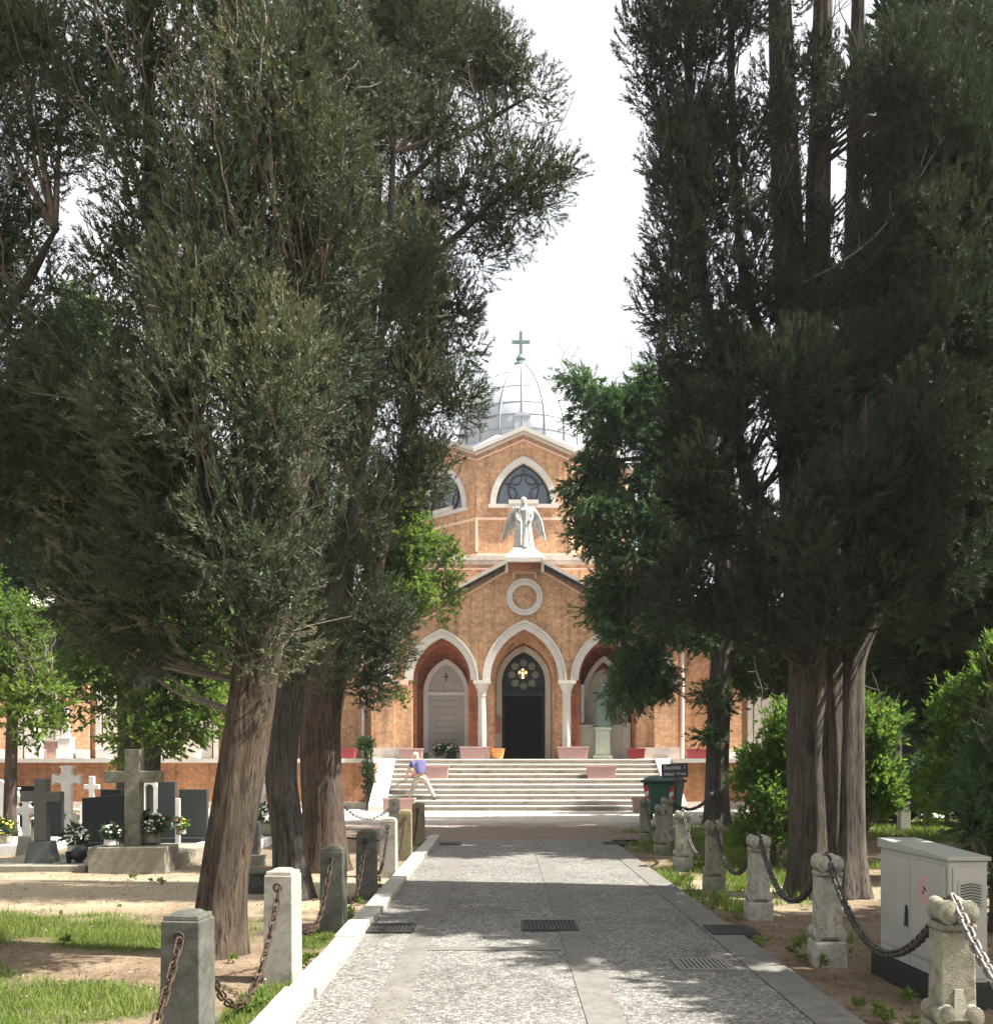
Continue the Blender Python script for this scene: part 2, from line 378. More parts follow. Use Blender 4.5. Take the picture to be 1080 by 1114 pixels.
sc.view_settings.exposure = 1.76; sc.view_settings.gamma = 1
HAZE = .0004
sc.cycles.use_denoising = True
sc.cycles.max_bounces = 6; sc.cycles.transparent_max_bounces = 4

# ------------------------------------------------------------------ air
hz = bpy.data.materials.new('pale_air'); hz.use_nodes = True; hn = hz.node_tree; hn.nodes.clear()
ho = hn.nodes.new('ShaderNodeOutputMaterial'); hv = hn.nodes.new('ShaderNodeVolumePrincipled')
hv.inputs['Color'].default_value = (.93, .96, 1.0, 1); hv.inputs['Density'].default_value = HAZE; hv.inputs['Anisotropy'].default_value = .25
hn.links.new(hv.outputs[0], ho.inputs['Volume'])
kind(build('haze', MB().box(-118, 118, -46, 140, -1.1, 32), hz), 'stuff')
# ------------------------------------------------------------------ ground
def gbump(x, y, cx, cy, sx, sy): return np.exp(-((x-cx)/sx)**2-((y-cy)/sy)**2)
GB = [(-4.6, 9.7, 2.0, .85), (-5.8, 9.2, 1.9, 1.2), (-3.3, 9.0, .8, .6), (-4.2, 6.3, 1.4, 1.6), (-3.2, 6.5, .8, .9), (-1.66, 9.0, .22, .8), (-2.6, 8.9, .5, .4), (-1.6, 6.5, .18, .7), (-2.0, 4.5, .4, .5),
      (3.3, 13.6, .7, 2.2), (3.6, 17.5, 1.1, 3.0), (4.2, 21, 1.4, 3), (2.62, 11.2, .22, .9), (10.5, 22, 4.0, 4.5), (3.0, 8.9, .3, .2), (2.35, 13.2, .2, 2.2), (8.0, 13.5, 2.5, 3), (6.0, 25, 3, 3.0)]
def grass_mask(x, y):
    g = np.zeros_like(x)
    for (cx, cy, sx, sy) in GB: g = np.maximum(g, gbump(x, y, cx, cy, sx, sy))
    n = fnoise(x*1.7+31, y*1.7+11, 5)
    return np.clip((g*1.25+(n-.5)*1.5-.38)*2.2, 0, 1)
def ground_h(x, y): return .035*(fnoise(x*.8+9, y*.8+4, 8)-.5)+.014*(fnoise(x*4, y*4, 12)-.5)-.03
xs = np.concatenate([[-110, -80, -45, -30], np.arange(-22, 22.01, .2), [30, 45, 80, 110]])
ys = np.concatenate([[-40, -25, -10, -4], np.arange(0, 31.01, .2), [34, 40, 60, 90, 130]])
GX, GY = np.meshgrid(xs, ys); GZ = ground_h(GX, GY)
GM = grass_mask(GX, GY)
pale = np.clip(gbump(GX, GY, -3.5, 12.6, 9, 1.6)*1.2+(fnoise(GX*.9, GY*.9, 21)-.5), 0, 1)  # soil coloured paler along the sunlit strip before the graves
nx, ny = len(xs), len(ys)
me = bpy.data.meshes.new('ground')
idx = np.arange(nx*ny).reshape(ny, nx)
Fc = np.stack([idx[:-1, :-1], idx[:-1, 1:], idx[1:, 1:], idx[1:, :-1]], -1).reshape(-1, 4)
me.from_pydata(np.stack([GX, GY, GZ], -1).reshape(-1, 3).tolist(), [], Fc.tolist())
for nm, A in (('grassy', GM), ('pale', pale)):
    a = me.attributes.new(nm, 'FLOAT', 'POINT'); a.data.foreach_set('value', A.astype(np.float32).ravel())
me.polygons.foreach_set('use_smooth', [True]*len(me.polygons))
m, nt, b, _ = nt_mat('earth_and_turf'); L = nt.links.new
v = objpos(nt)
n1 = N(nt, 'ShaderNodeTexNoise', i_Scale=2.2, i_Detail=9.0, i_Roughness=.7); L(v, n1.inputs['Vector'])
n2 = N(nt, 'ShaderNodeTexNoise', i_Scale=34.0, i_Detail=6.0, i_Roughness=.75); L(v, n2.inputs['Vector'])
r1 = ramp(nt, [(.33, (.115, .080, .052)), (.5, (.165, .125, .085)), (.68, (.235, .185, .13))]); L(n1.outputs[0], r1.inputs[0])
r2 = ramp(nt, [(.32, (.55, .52, .5)), (.5, (1, 1, 1)), (.7, (1.35, 1.33, 1.28))]); L(n2.outputs[0], r2.inputs[0])
mu = N(nt, 'ShaderNodeMixRGB', blend_type='MULTIPLY'); mu.inputs[0].default_value = 1; L(r1.outputs[0], mu.inputs[1]); L(r2.outputs[0], mu.inputs[2])
ap = N(nt, 'ShaderNodeAttribute', attribute_name='pale')
mp = N(nt, 'ShaderNodeMixRGB'); mp.inputs[2].default_value = (.40, .34, .24, 1)
pm = N(nt, 'ShaderNodeMath', operation='MULTIPLY'); pm.inputs[1].default_value = .6; L(ap.outputs['Fac'], pm.inputs[0])
L(pm.outputs[0], mp.inputs[0]); L(mu.outputs[0], mp.inputs[1])
ag = N(nt, 'ShaderNodeAttribute', attribute_name='grassy')
r3 = ramp(nt, [(.35, (.045, .062, .018)), (.65, (.10, .115, .035))]); L(n2.outputs[0], r3.inputs[0])
mg = N(nt, 'ShaderNodeMixRGB'); L(ag.outputs['Fac'], mg.inputs[0]); L(mp.outputs[0], mg.inputs[1]); L(r3.outputs[0], mg.inputs[2])
L(mg.outputs[0], b.inputs['Base Color']); b.inputs['Roughness'].default_value = 1; b.inputs['Specular IOR Level'].default_value = .1
bp = N(nt, 'ShaderNodeBump', i_Strength=.7, i_Distance=.03); L(n2.outputs[0], bp.inputs['Height']); L(bp.outputs[0], b.inputs['Normal'])
me.materials.append(m); kind(link('ground', me), 'structure')

# avenue: exposed aggregate lane with smooth slab strips
m, nt, b, _ = nt_mat('exposed_aggregate'); L = nt.links.new
v = objpos(nt)
vo = N(nt, 'ShaderNodeTexVoronoi', i_Scale=52.0); L(v, vo.inputs['Vector'])
vo2 = N(nt, 'ShaderNodeTexVoronoi', i_Scale=95.0); L(v, vo2.inputs['Vector'])
hs = N(nt, 'ShaderNodeSeparateColor'); L(vo.outputs['Color'], hs.inputs[0])
r = ramp(nt, [(.0, (.072, .070, .065)), (.4, (.115, .112, .103)), (.75, (.170, .164, .151)), (1, (.27, .26, .24))]); L(hs.outputs[0], r.inputs[0])
hs2 = N(nt, 'ShaderNodeSeparateColor'); L(vo2.outputs['Color'], hs2.inputs[0])
rr2 = ramp(nt, [(0, (.62,)*3), (1, (1.3,)*3)]); L(hs2.outputs[1], rr2.inputs[0])
mm = N(nt, 'ShaderNodeMixRGB', blend_type='MULTIPLY'); mm.inputs[0].default_value = 1; L(r.outputs[0], mm.inputs[1]); L(rr2.outputs[0], mm.inputs[2])
nn = N(nt, 'ShaderNodeTexNoise', i_Scale=.8, i_Detail=9.0, i_Roughness=.7); L(v, nn.inputs['Vector'])
rn = ramp(nt, [(.32, (.72, .70, .67)), (.5, (1, 1, 1)), (.7, (1.15, 1.14, 1.1))]); L(nn.outputs[0], rn.inputs[0])
m2 = N(nt, 'ShaderNodeMixRGB', blend_type='MULTIPLY'); m2.inputs[0].default_value = 1; L(mm.outputs[0], m2.inputs[1]); L(rn.outputs[0], m2.inputs[2])
nq = N(nt, 'ShaderNodeTexNoise', i_Scale=2.6, i_Detail=12.0, i_Roughness=.78, i_Distortion=.5); L(v, nq.inputs['Vector'])
rq = ramp(nt, [(.36, (.58, .55, .52)), (.47, (1, 1, 1)), (.72, (1.12, 1.11, 1.08))]); L(nq.outputs[0], rq.inputs[0])
m3 = N(nt, 'ShaderNodeMixRGB', blend_type='MULTIPLY'); m3.inputs[0].default_value = .75; L(m2.outputs[0], m3.inputs[1]); L(rq.outputs[0], m3.inputs[2])
L(m3.outputs[0], b.inputs['Base Color']); b.inputs['Roughness'].default_value = .9
bp = N(nt, 'ShaderNodeBump', i_Strength=.8, i_Distance=.012, invert=True); L(vo.outputs['Distance'], bp.inputs['Height']); L(bp.outputs[0], b.inputs['Normal'])
M['road'] = m
def sheet(name, quad, z, material, nx=1, ny=40):
    (a, b_, c, d) = [np.array(p, float) for p in quad]     # near-left, near-right, far-right, far-left
    vs = []; fs = []
    for j in range(ny+1):
        t = j/ny; l = a+(d-a)*t; r_ = b_+(c-b_)*t
        for i in range(nx+1):
            p = l+(r_-l)*i/nx; vs.append((p[0], p[1], z))
    for j in range(ny):
        for i in range(nx):
            q = j*(nx+1)+i; fs.append((q, q+1, q+nx+2, q+nx+1))
    mb = MB(); mb.add(vs, fs)
    return kind(build(name, mb, material), 'structure')
sheet('road', [(-1.28, 0), (2.02, 0), (2.06, 19.6), (-1.17, 19.6)], .012, M['road'])
for k, (x0, x1, wdt) in enumerate([(-.71, -.62, .21), (.60, .80, .23), (2.04, 2.10, .30)]):
    sheet('paving_strip', [(x0-wdt/2, 0), (x0+wdt/2, 0), (x1+wdt/2, 19.6), (x1-wdt/2, 19.6)], .017+.001*k, M['slab'])
sheet('paving_strip', [(-.6, 8.22), (.55, 8.22), (.56, 8.40), (-.6, 8.40)], .0165, M['slab'])
# forecourt
m, nt, b, _ = nt_mat('forecourt_gravel'); L = nt.links.new
v = objpos(nt)
n1 = N(nt, 'ShaderNodeTexNoise', i_Scale=1.1, i_Detail=9.0, i_Roughness=.7); L(v, n1.inputs['Vector'])
sp = N(nt, 'ShaderNodeSeparateXYZ'); L(v, sp.inputs[0])
ad = N(nt, 'ShaderNodeMath', operation='MULTIPLY_ADD'); ad.inputs[1].default_value = 5.0; L(n1.outputs[0], ad.inputs[0]); L(sp.outputs[1], ad.inputs[2])
mr = N(nt, 'ShaderNodeMapRange'); mr.inputs[1].default_value = 25.5; mr.inputs[2].default_value = 28.5; L(ad.outputs[0], mr.inputs[0])
n2 = N(nt, 'ShaderNodeTexNoise', i_Scale=24.0, i_Detail=5.0, i_Roughness=.8); L(v, n2.inputs['Vector'])
ra = ramp(nt, [(.35, (.10, .072, .055)), (.65, (.22, .17, .135))]); L(n2.outputs[0], ra.inputs[0])  # brown tone mixes darker soil with tree shade put into the colour
rb = ramp(nt, [(.35, (.36, .33, .28)), (.65, (.52, .49, .43))]); L(n2.outputs[0], rb.inputs[0])  # pale gravel, sunlight of the strip by the steps included in the colour
mx = N(nt, 'ShaderNodeMixRGB'); L(mr.outputs[0], mx.inputs[0]); L(ra.outputs[0], mx.inputs[1]); L(rb.outputs[0], mx.inputs[2])
L(mx.outputs[0], b.inputs['Base Color']); b.inputs['Roughness'].default_value = 1
bp = N(nt, 'ShaderNodeBump', i_Strength=.8, i_Distance=.03); L(n2.outputs[0], bp.inputs['Height']); L(bp.outputs[0], b.inputs['Normal'])
sheet('forecourt', [(-2.4, 19.6), (3.4, 19.6), (16, 34), (-16, 34)], .006, m, 12, 30)
sheet('path', [(6.5, 27.0), (30, 27.0), (30, 30.5), (6.5, 30.5)], .003, m, 10, 4)
# kerb stones
mb = MB(); y = 2.0
while y < 19.0:
    ln = .95+rnd.uniform(-.08, .1); x = -1.33+(y/19)*.10
    h = .085+rnd.uniform(-.012, .012); j = rnd.uniform(-.012, .012)
    mb.box(x-.10+j, x+.10+j, y+.006, y+ln, -.1, h); y += ln
mb.box(-1.55, -1.13, 19.0, 19.2, -.1, .09)
kind(build('kerb', mb, M['kerb'], bevel=.012), 'structure')

# ------------------------------------------------------------------ church
FY = 34.0; S = FY/F
CX = wx(570.5, FY); ZT = 1.6
church = thing('church', 'brick church with gabled arcade porch, ribbed lead dome and wide front steps', 'church', (CX, FY, 0))
def cp(name, mb, material, parent=church, **kw): return build(name, mb, material, parent, world=True, **kw)
ZS = wz(740, FY)
CEN = (CX, 1.19, ZS, 1.78); SID = [(CX-2.833, 1.01, ZS, 1.48), (CX+2.833, 1.01, ZS, 1.48)]
HALF = 5.25
def rake(dx, drop=0.0):
    dx = abs(dx)
    return (8.62 if dx < .57 else 8.24-.525*(dx-.57))-drop
def strip_wall(mb, x0, x1, openings, low_default, top, y0, y1, gaps=(), n=90, T=None):
    bps = {x0, x1}
    for (cx, a, zs, h) in openings: bps |= {cx-a, cx+a, cx}
    for (g0, g1, z) in gaps: bps |= {g0, g1}
    xs_ = sorted(bps | {x0+(x1-x0)*i/n for i in range(n+1)})
    xs_ = [x for i, x in enumerate(xs_) if i == 0 or x-xs_[i-1] > 1e-6]
    def low(x, mid):
        for (cx, a, zs, h) in openings:
            if abs(mid-cx) < a: return arch_z(x, cx, a, zs, h)
        for (g0, g1, z) in gaps:
            if g0 < mid < g1: return z
        return low_default
    prev = None
    for i in range(len(xs_)-1):
        a, c = xs_[i], xs_[i+1]; mid = (a+c)/2
        la, lc, ta, tc_ = low(a, mid), low(c, mid), top(a+1e-7), top(c-1e-7)
        mb.add([(a, y0, la), (c, y0, lc), (c, y0, tc_), (a, y0, ta), (a, y1, la), (c, y1, lc), (c, y1, tc_), (a, y1, ta)],
               [(0, 1, 2, 3), (5, 4, 7, 6), (0, 4, 5, 1), (3, 2, 6, 7)], T)
        if prev is not None and abs(prev-la) > 1e-4:
            z0_, z1_ = min(prev, la), max(prev, la)
            mb.add([(a, y0, z0_), (a, y0, z1_), (a, y1, z1_), (a, y1, z0_)], [(0, 1, 2, 3)], T)
        if i == 0: mb.add([(a, y0, la), (a, y0, ta), (a, y1, ta), (a, y1, la)], [(0, 1, 2, 3)], T)
        if i == len(xs_)-2: mb.add([(c, y0, lc), (c, y0, tc_), (c, y1, tc_), (c, y1, lc)], [(0, 1, 2, 3)], T)
        prev = lc
    return mb
mb = strip_wall(MB(), CX-HALF, CX+HALF, [CEN]+SID, ZT, lambda x: rake(x-CX), FY, FY+.42,
                gaps=[(CX-1.823, CX-1.19, ZS), (CX+1.19, CX+1.823, ZS)])
for s in (-1, 1):                                            # shallow corner pilasters
    x = CX+s*(HALF-.42); mb.box(x-.40, x+.40, FY-.10, FY-.001, ZT, 5.3)
cp('porch_wall', mb, M['brick'])
# inner order of the porch
sw2 = [(CX-2.833, .90, ZS, 1.36), (CX+2.833, .90, ZS, 1.36)]
cp('niche_lining', strip_wall(MB(), CX-HALF+.2, CX-1.42, [sw2[0]], ZT, lambda x: 6.6, FY+.425, FY+1.3), M['brick_red'])
cp('niche_lining', strip_wall(MB(), CX+1.42, CX+HALF-.2, [sw2[1]], ZT, lambda x: 6.6, FY+.425, FY+1.3), M['brick_red'])
cp('door_porch_lining', strip_wall(MB(), CX-1.415, CX+1.415, [(CX, 1.06, ZS, 1.62)], ZT, lambda x: 6.6, FY+.425, FY+.80), M['brick'])
cp('door_porch_lining', strip_wall(MB(), CX-1.415, CX+1.415, [(CX, .99, ZS, 1.42)], ZT, lambda x: 6.6, FY+.803, FY+1.3), M['brick'])
DY = FY+1.305
DO = (CX, .80, ZS, 1.14)
mb = strip_wall(MB(), CX-HALF, CX+HALF, [DO], ZT, lambda x: 6.6, DY, DY+.4)
mb.box(CX-HALF, CX-HALF+.3, FY+.43, 37, ZT, 5.6); mb.box(CX+HALF-.3, CX+HALF, FY+.43, 37, ZT, 5.6)
cp('nave_front_wall', mb, M['brick_red'])
# porch roof
mb = MB()
for s in (-1, 1):
    mb.add([(CX, FY+.3, 8.50), (CX+s*5.5, FY+.3, 5.72), (CX+s*5.5, 37, 5.72), (CX, 37, 8.50), (CX, FY+.3, 8.40), (CX+s*5.5, FY+.3, 5.62), (CX+s*5.5, 37, 5.62), (CX, 37, 8.40)],
           [(0, 1, 2, 3), (4, 5, 6, 7), (0, 1, 5, 4), (1, 2, 6, 5)])
cp('porch_roof', mb, M['roof_pale'])
# arch trims
for (cx, a, zs, h) in [CEN]+SID:
    cp('arch_trim', MB().band(arch(cx, a-.02, zs, h-.02), arch(cx, a-.02, zs, h-.02, .20), FY-.07, FY+.20).band(arch(cx, a-.02, zs, h-.02, .203), arch(cx, a-.02, zs, h-.02, .275), FY-.105, FY-.002), M['white_stone'], smooth=True, auto=35)
fr = cp('door_frame', MB().band(arch(*DO, -.03), arch(*DO, .17), DY-.08, DY+.1), M['plaster'], smooth=True, auto=35)
for s in (-1, 1): cp('door_jamb', MB().box(CX+s*.87-.10, CX+s*.87+.10, DY-.08, DY+.1, ZT, ZS), M['plaster'])
# columns
for s in (-1, 1):
    x = CX+s*1.455
    col = cp('column', MB().lathe([(.145, ZT+.42), (.15, ZT+1.0), (.135, ZS-.55)], x, FY+.16, 24), M['white_stone'], smooth=True, auto=50)
    cp('capital', MB().lathe([(.15, ZS-.56), (.165, ZS-.54), (.15, ZS-.51), (.15, ZS-.42), (.19, ZS-.28), (.235, ZS-.17), (.25, ZS-.13)], x, FY+.16, 16, fn=lambda a, z: 1+.05*math.cos(8*a)).box(x-.30, x+.30, FY-.13, FY+.42, ZS-.125, ZS-.005), M['white_stone'], col)
    cp('column_base', MB().box(x-.24, x+.24, FY-.08, FY+.40, ZT, ZT+.24).lathe([(.22, ZT+.24), (.22, ZT+.3), (.18, ZT+.34), (.19, ZT+.38), (.15, ZT+.42)], x, FY+.16, 20), M['white_stone'], col)
for s in (-1, 1):
    mb = MB(); x0 = CX+s*(3.843+.14); x1 = CX+s*HALF
    mb.box(min(x0, x1+s*.06)-.0, max(x0, x1+s*.06), FY-.16, FY-.102, ZS-.16, ZS).box(min(x0, x1), max(x0, x1), FY-.102, FY-.003, ZS-.2, ZS-.03)
    cp('impost_moulding', mb, M['pink_band'])
for s in (-1, 1):
    x0, x1 = sorted((CX+s*(HALF+.04), CX+s*3.86)); cp('pier_plinth', MB().box(x0, x1, FY-.19, FY-.1, ZT, ZT+.40), M['grey_coping'])
for s in (-1, 1):
    x = CX+s*4.78; cp('stone_panel', MB().box(x-.19, x+.19, FY-.16, FY-.104, ZS+.16, 5.15).box(x-.25, x+.25, FY-.18, FY-.104, ZS+.04, ZS+.155), M['white_stone'])
# raking cornice, string line, apex block
def rake_line(d, jog=None):
    pts = []
    for dx in (HALF+.25, .60): pts.append((dx, rake(dx, d)))
    return pts
mbl = MB()
for s in (-1, 1):
    mbc = MB(); mbs = MB()
    def bar(mb_, d0, d1, y0, y1, xa, xb):
        pts = [(CX+s*xa, rake(xa, d0)), (CX+s*xb, rake(xb, d0)), (CX+s*xb, rake(xb, d1)), (CX+s*xa, rake(xa, d1))]
        mb_.prism(pts, y0, y1)
    bar(mbc, -.16, -.03, FY-.38, FY+.44, HALF+.35, .58)
    bar(mbs, -.028, .06, FY-.26, FY-.002, HALF+.3, .58)  # near-black strip stands for the shadow line under the coping
    cp('gable_coping', mbc, M['grey_coping']); cp('gable_shadow_strip', mbs, M['window_bar'])
    bar(mbl, .44, .51, FY-.05, FY-.002, HALF-.05, .44)
    z = rake(.44+.14, .44)
    mbl.box(CX+s*.37-.035, CX+s*.37+.035, FY-.05, FY-.002, z, z+.22)
mbl.box(CX-.40, CX+.40, FY-.052, FY-.0025, rake(.58, .44)+.16, rake(.58, .44)+.225)
cp('string_line', mbl, M['pink_band'])
cp('apex_block', MB().box(CX-.56, CX+.56, FY-.20, FY+.43, 8.02, 8.48), M['brick_red'])
cp('apex_slab', MB().frustum(CX, FY+.1, 8.30, 8.45, .66, .46, .66, .46).frustum(CX, FY+.1, 8.45, 8.72, .66, .46, .44, .34).box(CX-.66, CX-.565, FY-.3, FY+.4, 7.98, 8.298).box(CX+.565, CX+.66, FY-.3, FY+.4, 7.98, 8.298), M['white_stone'], bevel=.01)
zr = wz(650, FY)
def ring(r0, r1, n=40): return [(CX+r0*math.cos(2*math.pi*i/n), zr+r0*math.sin(2*math.pi*i/n)) for i in range(n+1)], [(CX+r1*math.cos(2*math.pi*i/n), zr+r1*math.sin(2*math.pi*i/n)) for i in range(n+1)]
cp('roundel_ring', MB().band(*ring(.42, .56), FY-.09, FY-.002).band(*ring(.563, .62), FY-.13, FY-.002), M['white_stone'], smooth=True, auto=35)
# door, tympanum and dark interior
for s in (-1, 1):
    x0, x1 = sorted((CX+s*.80, CX+s*.66))
    door = cp('door_leaf', MB().box(x0, x1, DY+.06, DY+.12, ZT, ZS-.47), M['door_green'])
    for z0, z1 in ((ZT+.15, ZT+.95), (ZT+1.08, ZS-.62)): cp('door_panel', MB().box(CX+s*.73-.045, CX+s*.73+.045, DY+.04, DY+.059, z0, z1), M['door_green'], door, bevel=.01)
cp('door_transom', MB().box(CX-.80, CX+.80, DY+.03, DY+.13, ZS-.47, ZS-.28).box(CX-.80, CX+.80, DY+.01, DY+.13, ZS-.277, ZS-.23), M['door_green'])
cp('dark_interior', MB().box(CX-.95, CX-.81, DY+.42, DY+1.45, ZT, 6.2).box(CX+.81, CX+.95, DY+.42, DY+1.45, ZT, 6.2).box(CX-.95, CX+.95, DY+1.45, DY+1.58, ZT, 6.2).box(CX-.95, CX+.95, DY+.42, DY+1.58, 6.2, 6.3), M['black_void'])
tym = cp('tympanum', MB().prism(arch(CX, .80, ZS, 1.14)[::-1]+[(CX-.80, ZS-.225), (CX+.80, ZS-.225)], DY+.10, DY+.14), M['door_green'])
zc = ZS+.30
for k in range(8):                                           # rose of eight pale panes round a hub
    a = 2*math.pi*k/8+math.pi/8*0
    cx, cz = CX+.42*math.cos(a), zc+.42*math.sin(a)
    pts = [(cx+.135*math.cos(t), cz+.135*math.sin(t)) for t in [a+2*math.pi*i/10 for i in range(10)]]
    cp('rose_pane', MB().prism(pts, DY+.085, DY+.099), M['pane'], tym)
def rg(cx, cz, r0, r1, y0, y1, n=28): return MB().band([(cx+r0*math.cos(2*math.pi*i/n), cz+r0*math.sin(2*math.pi*i/n)) for i in range(n+1)], [(cx+r1*math.cos(2*math.pi*i/n), cz+r1*math.sin(2*math.pi*i/n)) for i in range(n+1)], y0, y1)
mb = rg(CX, zc, .57, .61, DY+.06, DY+.098); mb2 = rg(CX, zc, .2, .24, DY+.06, DY+.098)
mb.add(mb2.v, mb2.f)
for k in range(8):
    a = 2*math.pi*(k+.5)/8; T = Matrix.Translation((CX, 0, zc)) @ Matrix.Rotation(-a, 4, 'Y')
    mb.box(.22, .58, DY+.065, DY+.097, -.018, .018, T)
cp('rose_tracery', mb, M['window_bar'], tym)
# left niche tablet, right niche aedicule
NX = CX-2.833+.09
tb = cp('memorial_tablet', MB().prism(arch(NX, .64, 3.95, 1.02)[::-1]+[(NX-.64, ZT+.1), (NX+.64, ZT+.1)], DY-.10, DY-.002), M['tablet'])
cp('tablet_frame', MB().band(arch(NX, .64, 3.95, 1.02, .0), arch(NX, .64, 3.95, 1.02, .16), DY-.18, DY-.003).box(NX-.80, NX-.643, DY-.16, DY-.003, ZT+.1, 3.95).box(NX+.643, NX+.80, DY-.16, DY-.003, ZT+.1, 3.95).box(NX-.66, NX+.66, DY-.15, DY-.102, 3.86, 3.98), M['white_stone'], tb)
cp('tablet_cross', MB().box(NX-.02, NX+.02, DY-.125, DY-.101, 4.35, 4.66).box(NX-.10, NX+.10, DY-.122, DY-.101, 4.50, 4.54), M['iron'], tb)
mb = MB()
for k in range(7):
    z = 3.66-k*.235; wd = rnd.uniform(.34, .5)
    x = NX-wd
    while x < NX+wd-.06:
        q = rnd.uniform(.05, .14); mb.box(x, min(x+q, NX+wd), DY-.106, DY-.101, z, z+.035); x += q+.035
cp('worn_inscription', mb, M['grey_coping_dk'], tb)
cp('tablet_step', MB().box(NX-.95, NX+.95, FY+.75, DY-.182, ZT, ZT+.22), M['plaster'])
QX = CX+2.833
cp('niche_panel', MB().prism(arch(QX, .86, 3.6, 1.2)[::-1]+[(QX-.86, ZT), (QX+.86, ZT)], DY-.1, DY-.002), M['plaster'])
cp('niche_gable', MB().band(arch(QX, .62, 3.75, 1.3, .0), arch(QX, .62, 3.75, 1.3, .16), DY-.28, DY-.102), M['white_stone'])
cp('niche_wall_base', MB().box(QX-.88, QX+.88, FY+.62, DY-.102, ZT, ZT+1.12).box(QX-.90, QX+.90, FY+.58, DY-.102, ZT+1.123, ZT+1.2).box(QX+.6, QX+.86, FY+.5, FY+.618, ZT, ZT+1.26), M['plaster'])
for dx in (.72, -.80): cp('niche_colonnette', MB().lathe([(.09, ZT+1.27), (.08, ZT+2.6)], QX+dx, FY+.74, 12), M['white_stone'], smooth=True, auto=50)
# steps and cheeks
mb = MB(); n = 10; rise = ZT/n; tread = .305; Y0 = FY-.66-n*tread+tread
XL, XR = CX-4.36, CX+4.36
for k in range(n):
    mb.box(XL, XR, Y0+k*tread, FY+1.3 if k == n-1 else Y0+(k+1)*tread+.03, k*rise-.02 if k else -.1, (k+1)*rise-.045)
cp('stair_riser', mb, M['step_stone'])
mb = MB()
for k in range(n):
    mb.box(XL, XR, Y0+k*tread-.035, FY+1.3 if k == n-1 else Y0+(k+1)*tread-.002, (k+1)*rise-.044, (k+1)*rise)
cp('stair_tread', mb, M['white_stone'], bevel=.012)
YT = Y0+(n-1)*tread
for s in (-1, 1):
    xa, xb = (XL-.53, XL-.003) if s < 0 else (XR+.003, XR+.53)
    vs = [(xa, Y0-.22, 0), (xb, Y0-.22, 0), (xb, Y0-.22, .16), (xa, Y0-.22, .16), (xa, YT+.2, 0), (xb, YT+.2, 0), (xb, YT+.2, ZT+.02), (xa, YT+.2, ZT+.02), (xa, YT-.02, ZT+.02), (xb, YT-.02, ZT+.02)]
    cp('stair_cheek', MB().add(vs, [(0, 1, 2, 3), (3, 2, 9, 8), (8, 9, 6, 7), (4, 7, 6, 5), (0, 3, 8, 7, 4), (1, 5, 6, 9, 2), (0, 4, 5, 1)]), M['white_stone'], bevel=.015)
# terrace bodies and coping
for s in (-1, 1):
    xa, xb = sorted((CX+s*4.90, CX+s*40))
    cp('terrace_wall', MB().box(xa, xb, 32.0, 38.0, 0, 1.48), M['brick_low'])
    cp('terrace_coping', MB().box(xa, xb, 31.86, 36.4, 1.483, 1.62), M['white_stone'])
    cp('terrace_plinth', MB().box(xa, xb, 31.88, 31.997, 0, .22), M['grey_coping'])
    xa, xb = sorted((CX+s*4.36, CX+s*5.3))
# base block behind the porch with cornices
s37 = 37/F; BX = wx(570, 37); bh = 5.0
cp('base_block', MB().box(BX-bh, BX+bh, 37.003, 48, 1.0, 9.0), M['brick'])
cp('block_cornice', MB().box(BX-bh-.1, BX+bh+.1, 36.85, 48, 9.003, 9.16).box(BX-bh-.05, BX+bh+.05, 36.93, 37.0, 8.85, 9.0), M['grey_coping'])
cp('block_line', MB().box(BX-bh, BX+bh, 36.95, 37.0, 8.66, 8.72), M['pink_band'])
